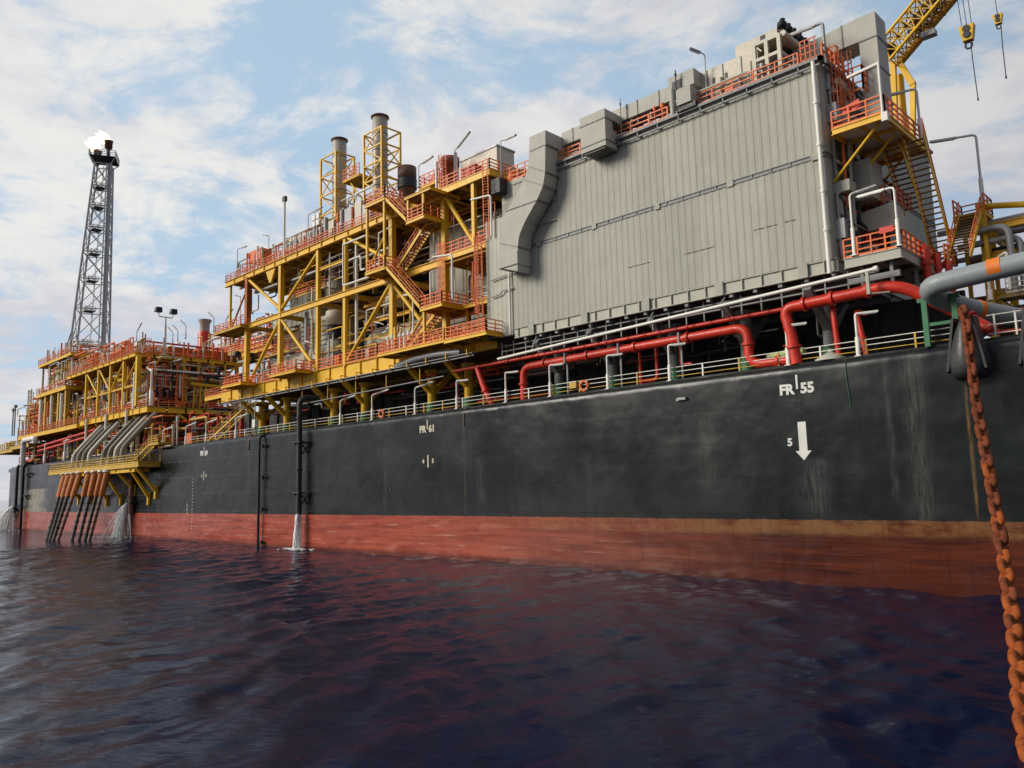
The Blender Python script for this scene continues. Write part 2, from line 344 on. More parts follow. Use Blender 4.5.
def stair(parent, p, q, side, smat='yellow', rmat='orange', n=None, rails=(0, 1), name='staircase'):
    p, q, side = V(p), V(q), V(side); mb = MB()
    for s_ in (0, 1): mb.bar(p+side*s_, q+side*s_, .08, .32)
    st = mb.build(name, smat, parent)
    n = n or max(4, int(abs(q.z-p.z)/.27)); mb = MB(); run = (q-p); run.z = 0; run.normalize()
    for i in range(1, n):
        c = p.lerp(q, i/n); mb.hexa([c-run*.14, c+run*.14, c+run*.14+side, c-run*.14+side]+[x+V((0, 0, .045)) for x in (c-run*.14, c+run*.14, c+run*.14+side, c-run*.14+side)])
    mb.build('treads', 'soffit', st)
    for s_ in rails:
        mb = MB(); a, b = p+side*s_, q+side*s_
        for i in range(6): c = a.lerp(b, i/5); mb.bar(c, c+V((0, 0, 1.05)), .06)
        for z in (1.05, .55): mb.bar(a+V((0, 0, z)), b+V((0, 0, z)), .06)
        mb.build('handrail', rmat, st)
    return st
def ladder(parent, base, h, nrm, mat='orange', cage=True, name='caged_ladder'):
    b, nv = V(base), V(nrm).normalized(); sd = nv.cross(V((0, 0, 1))); mb = MB()
    for s_ in (-.3, .3): mb.bar(b+sd*s_, b+sd*s_+V((0, 0, h)), .07)
    for i in range(int(h/.3)): mb.bar(b+sd*-.3+V((0, 0, .3*i)), b+sd*.3+V((0, 0, .3*i)), .035)
    if cage:
        z = 2.2
        while z < h+.1:
            pp = [b+V((0, 0, z))+sd*(.42*math.cos(a))+nv*(.75*math.sin(a)) for a in np.linspace(0, math.pi, 7)]
            for u, w in zip(pp, pp[1:]): mb.bar(u, w, .07, .05)
            z += .85
        for a in np.linspace(.4, math.pi-.4, 5):
            c = b+sd*(.42*math.cos(a))+nv*(.75*math.sin(a)); mb.bar(c+V((0, 0, 2.2)), c+V((0, 0, h)), .045)
    return mb.build(name, mat, parent)
def lamp_post(label, base, h, arm, mat='white', r=.07, tilt=.12, head=1.25, group=None, name='lamp_post'):
    base, arm = V(base), V(arm); t = thing(name, label, 'lamp post', base, group); d = arm.normalized(); top = base+V((0, 0, h))
    MB().tube([base, base+V((0, 0, h*.45)), base+V((0, 0, h*.46))], [r*1.5, r*1.5, r], 8).tube(bend([base+V((0, 0, h*.45)), top, top+arm+V((0, 0, arm.length*tilt))], .3), r*.9, 8).box(base+V((-.2, -.2, 0)), base+V((.2, .2, .06))).build('post', mat, t)
    e = top+arm+V((0, 0, arm.length*tilt)); f = e+d*head+V((0, 0, head*tilt))
    hd = MB().bar(e, f, .26, .13).build('lamp_head', mat, t)
    MB().bar(e.lerp(f, .08)-V((0, 0, .09)), e.lerp(f, .92)-V((0, 0, .09)), .2, .06).build('lamp_cover', 'lens', hd)
    return t
def clutter(parent, x, y, z, n, mats, rr=(.06, .16), seed=1, name='pipe', steps=(3, 5)):
    rnd = random.Random(seed); lo = V((x[0], y[0], z[0])); hi = V((x[1], y[1], z[1]))
    for k in range(n):
        p = V([rnd.uniform(lo[i], hi[i]) for i in range(3)]); pts = [p.copy()]; last = -1
        for s_ in range(rnd.randint(*steps)):
            ax = rnd.choice([i for i in (0, 0, 0, 1, 2, 2) if i != last]); last = ax
            tgt = rnd.uniform(lo[ax], hi[ax])
            if ax == 0: tgt = min(hi[0], max(lo[0], p[0]+rnd.uniform(-8, 8)))
            if abs(tgt-p[ax]) < .6: continue
            p[ax] = tgt; pts.append(p.copy())
        if len(pts) < 2: continue
        r = rnd.uniform(*rr); pipe(parent, pts, r, rnd.choice(mats), n=7, name=name, flanges=[(rnd.randrange(len(pts)-1), rnd.uniform(.2, .8))])
def vents(parent, x, y, z, n, mats, hh=(1, 2.6), r=.09, seed=3, name='vent_post'):
    rnd = random.Random(seed)
    for k in range(n):
        xx = x[0]+(x[1]-x[0])*(k+rnd.uniform(.1, .9))/n; yy = rnd.uniform(*y); h = rnd.uniform(*hh); q = rnd.uniform(.6, 1.3)*r
        mb = MB().tube([(xx, yy, z), (xx, yy, z+h)], q, 8)
        if rnd.random() < .5: mb.tube([(xx, yy, z+h*.8), (xx, yy, z+h)], q*1.7, 8)
        if rnd.random() < .35: mb.bar((xx, yy, z+h*.9), (xx+rnd.uniform(-1, 1), yy, z+h*1.0), .12)
        mb.build(name, rnd.choice(mats), parent)
def text(s_, size, x, z, parent, mat, y=-.008, name='lettering', bold=.02, align='CENTER'):
    cu = bpy.data.curves.new(name, 'FONT'); cu.body = s_; cu.size = size; cu.extrude = .004; cu.offset = bold*size; cu.align_x = align; cu.resolution_u = 3
    tmp = bpy.data.objects.new('tmp', cu); COL.objects.link(tmp); dg = bpy.context.evaluated_depsgraph_get()
    me = bpy.data.meshes.new_from_object(tmp.evaluated_get(dg)); bpy.data.objects.remove(tmp)
    off = V((0, 0, 0)); p = parent
    while p is not None: off += p.location; p = p.parent
    me.transform(Matrix.Translation(V((x, y, z))-off) @ Matrix.Rotation(R(90), 4, 'X')); me.materials.clear(); me.materials.append(M[mat])
    o = bpy.data.objects.new(name, me); COL.objects.link(o); o.parent = parent; return o

# ================================================================== sea
def grid_axis(lo, hi, step, far):
    a = list(np.arange(lo, hi+1e-6, step)); s_ = step; x = hi
    while x < far: s_ *= 1.35; x += s_; a.append(x)
    s_ = step; x = lo; pre = []
    while x > -far: s_ *= 1.35; x -= s_; pre.append(x)
    return np.array(pre[::-1]+a)
gx = grid_axis(-130, 12, .2, 30000); gy = grid_axis(-58, 1, .17, 30000)
X_, Y_ = np.meshgrid(gx, gy); Z_ = np.zeros_like(X_); rng = np.random.default_rng(5)
for i in range(64):
    lam = .8*(8/.8)**rng.random(); th = R(205)+rng.normal(0, .55); k = 2*math.pi/lam
    ph = k*(X_*math.cos(th)+Y_*math.sin(th))+rng.random()*6.283
    Z_ += (.0034*lam**.92)*(np.sin(ph)+.25*np.sin(2*ph+1.3))
cell = np.maximum(np.gradient(gx)[None, :], np.gradient(gy)[:, None]); Z_ *= np.clip((2.2-cell)/1.6, 0, 1)
Z_ -= Z_.mean()
me = bpy.data.meshes.new('sea'); nx, ny = len(gx), len(gy)
me.vertices.add(nx*ny); me.vertices.foreach_set('co', np.stack([X_, Y_, Z_], -1).astype(np.float32).ravel())
ii = (np.arange(ny-1)[:, None]*nx+np.arange(nx-1)[None, :]).ravel(); q = np.stack([ii, ii+1, ii+1+nx, ii+nx], -1).ravel().astype(np.int32)
nf = len(ii); me.loops.add(nf*4); me.loops.foreach_set('vertex_index', q); me.polygons.add(nf)
me.polygons.foreach_set('loop_start', (np.arange(nf)*4).astype(np.int32)); me.polygons.foreach_set('use_smooth', np.ones(nf, bool)); me.update(calc_edges=True); me.validate()
me.materials.append(M['sea']); sea = bpy.data.objects.new('sea', me); COL.objects.link(sea); tag(sea, kind='structure')

# ================================================================== hull
ship = thing('ship_hull', 'long black steel ship hull with worn red boot topping and white frame marks', 'ship', (-90, 0, 0))
prof = [(0, -4), (0, 0), (0, 4), (0, 9), (0, 14.3)]+[(.55-.55*math.cos(a), 14.45+.55*math.sin(a)) for a in np.linspace(.15, math.pi/2, 6)]+[(46, 15), (46.6, 14.4), (46.6, -4)]
st = [(-229.2, 4.5), (-228.9, 2.6), (-228.2, 1.2), (-227, .4), (-225, 0)]+[(x, 0) for x in range(-215, 50, 10)]
mb = MB(); k = len(prof); vs = [(x, y+(ins if y < 23 else -ins), z) for x, ins in st for y, z in prof]
mb.add(vs, [(i*k+j, (i+1)*k+j, (i+1)*k+j+1, i*k+j+1) for i in range(len(st)-1) for j in range(k-1)], True)
mb.add(vs[:k], [tuple(range(k))]); mb.build('hull_plating', 'hull', ship)
MB().box((-225, .75, 15.003), (44, 45.8, 15.03)).build('main_deck', 'deckg', ship)
# plate lip along the sheer strake, a few bulwark doubler plates
mb = MB()
for x0, x1 in ((-133.4, -104), (-103.6, -59), (-58.6, 40)): mb.box((x0, .55, 15.0), (x1, .62, 15.12))
mb.build('sheer_bar', 'hull', ship)
MB().tube([(-58.75, -.02, z) for z in (13.2, 14.3)]+[(-58.75, .25, 14.9), (-58.75, .9, 15.1)], .09, 6).build('scupper_pipe', 'brown', ship)
MB().tube([(-103.4, -.02, z) for z in (13, 14.3)]+[(-103.4, .25, 14.9), (-103.4, .9, 15.1)], .13, 6).build('scupper_pipe', 'brown', ship)
MB().tube([(-20.7, -.03, 15.0), (-20.68, -.05, 13.6), (-20.55, -.05, 11.6)], .025, 5).build('hanging_line', 'green', ship)
MB().box((-33.7, -.28, 13.35), (-33.0, 0, 13.55)).box((-33.9, -.14, 13.3), (-33.7, 0, 13.5)).build('hull_fitting', 'galv', ship)
for xx in (-71.7, -70.9): MB().lathe((xx, .04, 7.2), [(.16, -.09), (.16, .03)], 12, (0, 1, 0)).build('overboard_outlet', 'black', ship)
def framemark(num, x, mat):
    text('FR', .98, x-.78, 12.95, ship, mat, name='frame_mark', bold=.045); text(num, .98, x+.72, 12.95, ship, mat, name='frame_mark', bold=.045)
    MB().box((x-.07, -.02, 13.25), (x+.07, .004, 14.25)).build('frame_mark_line', mat, ship)
framemark('55', -24.15, 'mark'); framemark('61', -64.5, 'markc'); framemark('69', -117.5, 'mark')
MB().prism([(-24.3, 10.95), (-23.72, 10.95), (-23.72, 8.95), (-23.45, 8.95), (-24.01, 8.3), (-24.57, 8.95), (-24.3, 8.95)], -.02, .004).build('arrow_mark', 'mark', ship)
text('5', .72, -24.95, 9.35, ship, 'mark', name='draught_figure', bold=.045)
for xx in (-64.45, -117.4):
    text('4', .62, xx-.78, 9.7, ship, 'markc', name='draught_figure', bold=.045); text('5', .62, xx+.78, 9.7, ship, 'markc', name='draught_figure', bold=.045)
    MB().box((xx-.09, -.02, 9.25), (xx+.09, .004, 10.55)).build('draught_line', 'markc', ship)
mb = MB()
for i in range(17): z = 9.4-.5*i; mb.box((-121.25, -.02, z), (-121.08+(.06 if i % 2 else 0), .004, z+.16))
mb.each('draught_scale', 'markc', ship)
mb = MB()
for i in range(7): mb.box((-123.2+.1*(i % 3), -.02, 5.6-.25*i), (-122.9+.1*(i % 2), .004, 5.72-.25*i))
mb.each('draught_scale', 'markc', ship)

# under-deck darkness: added dark backing wall behind the pipework of the main deck
bh = thing('dark_backing_wall', 'long dark bulkhead on the main deck added for shade behind the support stools', 'backdrop', (-70, 10, 15))
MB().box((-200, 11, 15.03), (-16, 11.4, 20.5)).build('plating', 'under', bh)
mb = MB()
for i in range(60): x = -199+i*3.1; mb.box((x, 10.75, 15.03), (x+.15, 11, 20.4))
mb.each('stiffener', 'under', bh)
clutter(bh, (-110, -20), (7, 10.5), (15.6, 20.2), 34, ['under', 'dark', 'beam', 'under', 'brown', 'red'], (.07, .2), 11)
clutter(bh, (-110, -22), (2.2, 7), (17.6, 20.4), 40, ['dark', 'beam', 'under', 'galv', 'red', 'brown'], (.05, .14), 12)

# deck edge guardrail
gr = thing('deck_guardrail', 'yellow and white guardrail along the black hull deck edge', 'guardrail', (-70, .9, 15.03))
xs = list(np.arange(-125, -13, 3.1)); proto = None
for i, x in enumerate(xs):
    mt_ = 'yellow2' if i % 3 else 'white'
    if i < 2: o = MB().bar((x, .9, 15.03), (x, .9, 16.15), .11).bar((x, .9, 15.1), (x, 1.3, 15.05), .06).build('post', mt_, gr); proto = (proto or [])+[o]
    else:
        o = proto[1 if i % 3 else 0].copy(); COL.objects.link(o); o.location.x += x-xs[1 if i % 3 else 0]
for z in (16.15, 15.78, 15.42): MB().tube([(xs[0], .9, z), (xs[-1], .9, z)], .035, 6).build('rail', 'white' if z > 15.5 else 'yellow2', gr)
gr2 = thing('deck_guardrail', 'short white guardrail between the two fairleads at far right', 'guardrail', (-11, .9, 15.03))
for x in (-12.0, -10.9): MB().bar((x, .9, 15.03), (x, .9, 16.6), .1).build('post', 'white', gr2)
for z in (16.55, 15.95, 15.4): MB().tube([(-12.4, .9, z), (-10.6, .9, z)], .04, 6).build('rail', 'white', gr2)

# ================================================================== support stools
def stool(x, mats, label, grp):
    t = thing('support_stool', label, 'support', (x, 4, 15.03), grp); a, b = mats
    MB().tube([(x, 4, 15.03), (x, 4, 16.5)], .62, 14).build('base', b, t)
    MB().tube([(x, 4, 16.5), (x, 4, 20.3)], .5, 14).lathe((x, 4, 20.0), [(.5, -.3), (.85, .25), (.85, .3)], 14).build('shaft', a, t)
    for y in (.7, 7.3): MB().bar((x, 4, 17.6), (x, y, 20.4), .55, .5).build('arm', a, t)
    return t
sx_y = [(-62.3, 'yellow support stool on a green base nearest the red pipe elbow'), (-68.5, 'yellow support stool on a dark green base, second left of the red pipe elbow'),
        (-81.4, 'yellow support stool behind the left life ring'), (-88.3, 'yellow support stool beside the grey overboard discharge pipe'),
        (-100.2, 'yellow support stool between discharge pipe and yellow deck stair'), (-107.3, 'yellow support stool at the head of the yellow deck stair')]
for x, l in sx_y: stool(x, ('yellow', 'green'), l, 'yellow module support stools')
sx_g = [(-49.4, 'grey support stool left of the right life ring'), (-43, 'grey support stool second left of the bent red fire main'), (-36.5, 'grey support stool with green foot under middle of the grey wall'),
        (-29.8, 'grey support stool by the red elbow down to the deck'), (-23.2, 'grey support stool under the right end of the grey wall')]
for x, l in sx_g: stool(x, ('beam', 'green'), l, 'grey module support stools')

# ================================================================== red pipes of the deck
t = thing('fire_main_pipe', 'thin straight red pipe running high under the long grey wall', 'pipe', (-43, 1.5, 19.2))
pipe(t, [(-62, 1.5, 19.2), (-25.4, 1.5, 19.35)], .17, 'red', name='pipe_run', flanges=[(0, f/9) for f in range(1, 9)])
for x in range(-60, -25, 6): MB().bar((x, 1.5, 19.3), (x, 1.5, 20.9), .08).build('hanger', 'beam', t)
t = thing('fire_main_pipe', 'thick red pipe running low under the grey wall with elbows at both ends', 'pipe', (-40, 1.2, 18.4))
pipe(t, [(-51.5, 1.2, 15.1), (-51.5, 1.2, 18.3), (-28.2, 1.2, 18.45), (-28.2, 1.2, 15.55), (-24.4, 1.2, 15.5)], .36, 'red', rad=1.0, n=14, name='pipe_run', flanges=[(0, .5), (2, .45), (1, .12), (1, .34), (1, .56), (1, .78), (3, .6)])
for x in (-46, -40, -34): MB().bar((x, 1.2, 15.03), (x, 1.2, 18.0), .14).box((x-.08, .78, 17.95), (x+.08, 1.62, 18.9)).build('pipe_support', 'beam', t)
t = thing('fire_main_pipe', 'largest red pipe rising from the deck and bending inboard by the grey hose', 'pipe', (-20, .8, 19.3))
pipe(t, [(-24.4, .8, 15.1), (-24.7, .8, 17.6), (-25.1, .8, 19.25), (-17.2, .8, 19.45), (-14.3, 1.6, 17.3), (-12.2, 1.2, 15.6)], .40, 'red', rad=1.1, n=14, name='pipe_run', flanges=[(2, .2), (2, .45), (2, .75), (0, .5), (4, .4)])
t = thing('red_riser_pipe', 'short red upright pipe just left of the right end stool', 'pipe', (-21.9, 1.6, 15))
pipe(t, [(-21.7, 1.6, 15.1), (-21.9, 1.6, 19), (-22.5, 3, 19)], .2, 'red', name='pipe_run', flanges=[(0, .3)])
t = thing('red_riser_pipe', 'short red hooked pipe right of the right end stool', 'pipe', (-20.3, 1.8, 15))
pipe(t, [(-19.9, 1.8, 15.1), (-20.4, 1.8, 18.4), (-20.4, 3.5, 18.4)], .2, 'red', name='pipe_run', flanges=[(0, .4)])
t = thing('red_riser_pipe', 'slanting red pipe left of the red pipe elbow under the stair tower', 'pipe', (-57.2, 1.5, 15))
pipe(t, [(-56.3, 1.6, 15.1), (-57.4, 1.6, 17), (-58.3, 1.6, 19.1)], .34, 'red', name='pipe_run', flanges=[(0, .8)])
t = thing('red_riser_pipe', 'pair of hydrant risers under the grey wall beside the middle stool', 'pipe', (-39, 3, 15))
pipe(t, [(-39.3, 3, 15.1), (-39.3, 3, 18.2)], .16, 'red', name='pipe_run'); pipe(t, [(-39.3, 3, 15.7), (-37.6, 3, 15.7), (-37.6, 3, 18.4)], .16, 'red', name='pipe_run')
pipe(t, [(-35.2, 3, 18.4), (-35.2, 3, 16.6), (-34.2, 3, 16.6)], .16, 'red', name='pipe_run')
t = thing('red_riser_pipe', 'group of thick red upright pipes behind the yellow deck stair', 'pipe', (-116, 5, 15))
for x in (-119, -115.6, -108): pipe(t, [(x, 5, 15.1), (x, 5, 20)], .35, 'red', name='pipe_run', flanges=[(0, .45)])
t = thing('valve_set', 'pale green horizontal valve and white dish cover on deck by the red pipe', 'valve', (-24, 1.9, 15))
MB().tube([(-27.2, 2.2, 16.1), (-24.4, 2.2, 16.2)], .3, 12).lathe((-25.7, 2.2, 16.15), [(.42, -.08), (.42, .08)], 12, (1, 0, 0)).build('valve_body', 'lgreen', t)
MB().lathe((-22.2, 1.4, 15.1), [(1.1, 0), (1.05, .15), (.45, .5), (.2, .6), (.18, .85)], 20).build('dish_cover', 'lgrey', t)
MB().lathe((-25.7, 2.2, 16.75), [(.3, 0), (.3, .04)], 12).tube([(-25.7, 2.2, 16.15), (-25.7, 2.2, 16.75)], .05, 6).build('handwheel', 'red', t)
t = thing('drain_header', 'long white pipe sloping below the bottom edge of the grey wall', 'pipe', (-36, -.3, 19.6))
MB().tube([(-53.4, -.3, 19.2), (-18, -.3, 20.5)], .13, 10).tube([(-18.25, -.3, 20.49), (-18, -.3, 20.5)], .2, 10).build('pipe_run', 'white', t)
for x in (-49, -42.5, -36, -29.5): MB().bar((x, -.3, 19.2+(x+53.4)*.0367), (x, .5, 20.9), .1).build('bracket', 'beam', t)
MB().bar((-18.7, -.3, 18.9), (-18.7, -.3, 20.4), .2).bar((-18.7, -.3, 18.95), (-17.6, .3, 18.95), .1).build('bracket', 'lgrey', t)

# ================================================================== life rings
for x, l in ((-43.8, 'orange life ring with white bands on the rail right of centre'), (-73.6, 'orange life ring on the rail under the yellow stair tower')):
    t = thing('life_ring', l, 'life ring', (x, .75, 15.6), 'life rings on the deck rail')
    MB().torus((x, .78, 15.65), .42, .12).build('ring', 'orange', t)
    mb = MB()
    for a in (.8, 2.35, 3.9, 5.5): mb.torus((x+.42*math.cos(a), .78, 15.65+.42*math.sin(a)), .105, .04, (-math.sin(a), 0, math.cos(a)), 10, 6)
    mb.build('band', 'white', t)
t = thing('locker_box', 'small yellow box hung on the rail left of the life ring', 'box', (-44.9, .7, 15.6)); MB().box((-45.4, .62, 15.55), (-44.6, .88, 16.1)).build('body', 'yellow2', t); MB().box((-45.43, .59, 16.1), (-44.57, .9, 16.16)).build('lid', 'white', t)

# ================================================================== deck lamps
LP = [(-53.3, 'white deck lamp post left of the bent end of the thick red pipe'), (-47.6, 'white deck lamp post between the red pipe bend and the right life ring'), (-41, 'white deck lamp post just right of the right life ring'),
      (-34.8, 'white deck lamp post in front of the hydrant risers under the grey wall'), (-24.9, 'white deck lamp post above the white FR 55 mark'), (-20, 'white deck lamp post nearest the green hose supports'),
      (-60.4, 'white deck lamp post above the hull mark FR 61, on its right'), (-67.2, 'white deck lamp post above the hull mark FR 61, on its left'), (-75.1, 'white deck lamp post beside the left life ring'),
      (-81.6, 'white deck lamp post second right of the overboard discharge pipe'), (-108.5, 'white deck lamp post halfway up the yellow deck stair'), (-118.2, 'white deck lamp post at the foot of the yellow deck stair'),
      (-125.5, 'white deck lamp post left of the yellow deck stair by the orange cabinet'), (-134.5, 'white deck lamp post at the right end of the riser balcony')]
for x, l in LP: lamp_post(l, (x, .55, 15.03), 2.9, (.3, .1, 0) if x > -65 else (.9, .25, 0), r=.1, tilt=.02 if x > -65 else .2, head=1.1 if x > -65 else 1.5, group='white lamp posts along the deck edge')
t = thing('floodlight_box', 'white switch box on a post by the overboard discharge pipe', 'box', (-103.2, .7, 15)); MB().bar((-103.2, .7, 15.03), (-103.2, .7, 19.5), .12).build('post', 'galv', t); MB().box((-103.6, .5, 16.2), (-102.8, .9, 17.3)).build('box', 'white', t)

# ================================================================== overboard pipes on the hull
t = thing('discharge_pipe', 'dark discharge pipe clamped to the hull, pouring water into the sea', 'pipe', (-88.7, -.8, 4))
pipe(t, [(-88.7, -.8, 4.3), (-88.7, -.8, 18.9), (-88.0, 1.6, 18.9)], .34, 'dark', rad=1.0, n=14, name='pipe_run', flanges=[(0, .62), (0, .82), (0, .38)])
for z in (13.2, 6.9):
    mb = MB().box((-89.5, -1.3, z), (-87.9, -.3, z+.2)).bar((-90, -.4, z+.1), (-87.4, -.4, z+.1), .18)
    for s_ in (-1, 1): mb.bar((-88.7+s_*1.5, -.1, z+.1), (-88.7+s_*.3, -1.1, z+.1), .14).bar((-88.7+s_*.7, -.05, z-1.3), (-88.7+s_*.7, -1.0, z), .16)
    mb.build('clamp_bracket', 'dark', t)
t = thing('vent_standpipe', 'thin black standpipe on brackets running down the hull to the water', 'pipe', (-99.5, -.5, 0))
pipe(t, [(-99.5, -.5, -1), (-99.5, -.5, 14.6), (-99.2, .9, 15.2)], .17, 'black', name='pipe_run')
for z in (13.3, 9.1, 4.9, .6): MB().bar((-99.5, -.5, z), (-98.4, .0, z), .16).lathe((-98.7, -.4, z-.25), [(.16, 0), (.16, .5)], 10).build('bracket', 'black', t)
t = thing('discharge_pipe', 'twin black pipes down the hull at the far left end', 'pipe', (-214, -.6, 4))
for x in (-216.5, -211.5): pipe(t, [(x, -.6, 4 if x < -215 else -1), (x, -.6, 15.2), (x, 1.5, 15.6)], .33, 'black', name='pipe_run', flanges=[(0, .5)])
for x, z in ((-208, 13), (-216, 5.5), (-208.5, 8)): MB().bar((x-3, -.4, z), (x+1, -.4, z), .3).bar((x, -.1, z-1), (x, -.8, z), .25).build('clamp_bracket', 'black', t)
t = thing('discharge_pipe', 'rusty brown pipe down the hull behind the riser balcony', 'pipe', (-144.6, -.5, 4))
pipe(t, [(-144.6, -.5, 4.2), (-144.6, -.5, 14)], .5, 'brown', name='pipe_run', flanges=[(0, .3)])
MB().box((-146, -1.1, 6.0), (-143.4, 0, 6.5)).bar((-145.3, -.1, 5), (-145.3, -1.0, 6.2), .3).build('clamp_bracket', 'dark', t)
t = thing('white_standpipe', 'large white inverted U pipe on the deck at the far left', 'pipe', (-214, 0, 15))
pipe(t, [(-213.4, -.4, 15), (-213.4, -.4, 20.9), (-204.6, -.4, 20.9), (-204.6, -.2, 19.8)], .6, 'white', rad=1.4, n=12, name='pipe_run')

def jet(label, x, y, z, spread, drift, seed, n=26):
    rnd = random.Random(seed); t = thing('water_jet', label, 'water jet', (x, y, 0), 'overboard water jets'); mb = MB()
    for i in range(n):
        a, b = rnd.uniform(-.22, .22), rnd.uniform(-.22, .22); dx, dy = rnd.gauss(drift, spread), rnd.gauss(-.25, spread*.6)
        pts = []; z1 = rnd.uniform(0, z*.5) if i % 4 == 0 else 0
        for k in range(7): f = k/6; pts.append((x+a+dx*f, y+b+dy*f, z+(z1-z)*f**1.5))
        mb.tube(pts, [rnd.uniform(.04, .12)*(1+.6*k/6) for k in range(7)], 6)
    mb.build('falling_water', 'foam', t); mb = MB()
    for i in range(70):
        a = rnd.uniform(0, 6.28); r = abs(rnd.gauss(0, spread*1.6+.7)); c = (x+drift+r*math.cos(a)*1.8, y-.4+r*math.sin(a)*.8, rnd.uniform(0, .16)); s_ = rnd.uniform(.1, .38)
        mb.lathe(c, [(s_*.3, -.05), (s_, .03), (s_*.6, .1)], 7)
    mb.build('splash_foam', 'foam', t)
jet('thin white water jet falling from the dark discharge pipe', -88.7, -.8, 4.4, .16, 0, 1, 44)
jet('fanning white water jet beneath the riser balcony, below the rusty brown pipe', -145, -.9, 6.0, 1.3, -3, 2, 44)
jet('spreading white water jet at the far left end of the hull', -216.5, -1, 5.5, 2.4, -5, 3, 60)

# ================================================================== riser balcony
bal = thing('riser_balcony', 'yellow balcony hung outboard of the hull carrying the orange topped risers', 'balcony', (-153, -1.8, 12.3))
platform(bal, -181, -133.6, -3.6, -.1, 12.6, 'yellow2', .8)
MB().box((-172, -3.3, 11.1), (-136, -2.7, 11.75)).build('girder', 'yellow', bal); MB().box((-172, -1.4, 11.1), (-136, -.9, 11.75)).build('girder', 'yellow', bal)
guardrail(bal, [(-181, -.1, 12.6), (-181, -3.6, 12.6), (-133.6, -3.6, 12.6), (-133.6, -.1, 12.6)], 'yellow2', 1.3, 1.7, .05)
guardrail(bal, [(-181, -2.2, 12.6), (-140, -2.2, 12.6)], 'yellow2', 1.5, 2.3, .05)
for x, z in ((-134.8, 7.9), (-137.7, 6.9), (-144.4, 8.4), (-150.4, 6.8), (-157.4, 6.7), (-166, 7), (-173, 7)):
    MB().bar((x, -3.4, 11.7), (x, -.25, z), .42).bar((x, -.22, z-1.3), (x, -.22, z+.8), .5, .4).build('brace', 'yellow', bal)
stair(bal, (-142.6, -1.6, 12.65), (-134.5, -1.6, 15.6), (0, 1.1, 0), 'yellow2', 'yellow2')
platform(bal, -134.5, -130.5, -1.7, .4, 15.6, 'yellow2', .3); guardrail(bal, [(-134.5, -1.7, 15.6), (-130.5, -1.7, 15.6), (-130.5, .4, 15.6)], 'yellow2', 1.2, 1.4, .05)
clutter(bal, (-180, -145), (-3.2, -.4), (12.8, 13.9), 16, ['yellow2', 'beige', 'galv'], (.07, .16), 21)
tops = [64.5, 69, 74, 80, 89, 95, 102, 107.5]; bots = [47, 50, 53.5, 58, 72, 79, 85, 89.5]
names = ['first from the left, outermost of the left cluster', 'second from the left in the left cluster', 'third from the left in the left cluster', 'fourth from left, inner edge of the left cluster',
         'fifth from left, starting the right cluster', 'sixth from the left in the right cluster', 'seventh from the left in the right cluster', 'eighth from left, nearest the rusty brown hull pipe']
for i, (a, b) in enumerate(zip(tops, bots)):
    p = at(a, 474, Y=-3.4); p.z = 11.2; q = at(b, 540, Z=0); w = q+(q-p)*.2
    t = thing('riser', 'slanting riser pipe with orange upper sleeve, '+names[i], 'riser', p, 'risers hanging under the balcony')
    mpt = p.lerp(q, .36); MB().tube([p, p.lerp(mpt, .9), mpt], [.6, .5, .29], 12).build('bend_stiffener', 'rustor', t)
    MB().tube([p+(p-q).normalized()*.5, p], .85, 12).build('hang_off_collar', 'beige', t)
    mb = MB().tube([mpt, w], .29, 10)
    for k in range(1, 9): c = mpt.lerp(w, k/9); mb.tube([c-(q-p).normalized()*.14, c+(q-p).normalized()*.14], .36, 10)
    mb.build('riser_pipe', 'riser' if i % 4 != 3 else 'brown', t)
for i in range(8):
    g = 0 if i < 4 else 4.5
    x = -168+i*3.0+g
    t = thing('jumper_hose', 'grey curved jumper hose above the balcony, '+['leftmost of eight', 'second from the left', 'third from the left', 'fourth, right of left group', 'fifth, left of right group', 'sixth from the left', 'seventh from the left', 'rightmost of eight'][i], 'hose', (x, -2.6, 13.6), 'jumper hoses above the riser balcony')
    MB().tube([(x, -3.0, 12.7), (x, -3.0, 13.6)], .55, 10).build('flange', 'beige', t)
    MB().tube(bend([(x, -3.0, 13.4), (x-.3, -2.9, 15.2), (x+1.2, -.6, 18.6), (x+1.6, 1.8, 21.4)], 3, 8), .42, 10).build('hose', 'jumper' if i % 3 else 'beige', t)

# yellow deck stair
t = thing('deck_stair', 'yellow stair climbing from the deck to the left module behind the hull rail', 'stair', (-119, 1.2, 15))
stair(t, (-120, 1.4, 15.05), (-106.5, 1.4, 19.9), (0, 1.2, 0), 'yellow2', 'yellow2')
platform(t, -106.5, -103.6, 1.2, 3.4, 19.9, 'yellow2', .3)
t = thing('orange_cabinet', 'orange cabinet standing on the deck at the stair foot', 'cabinet', (-126, 1.8, 15)); MB().box((-127.6, 1.4, 15.05), (-125.2, 2.4, 17)).build('body', 'rustor', t); MB().box((-127.3, 1.37, 15.3), (-126.45, 1.4, 16.8)).box((-126.35, 1.37, 15.3), (-125.5, 1.4, 16.8)).build('door', 'orange', t)

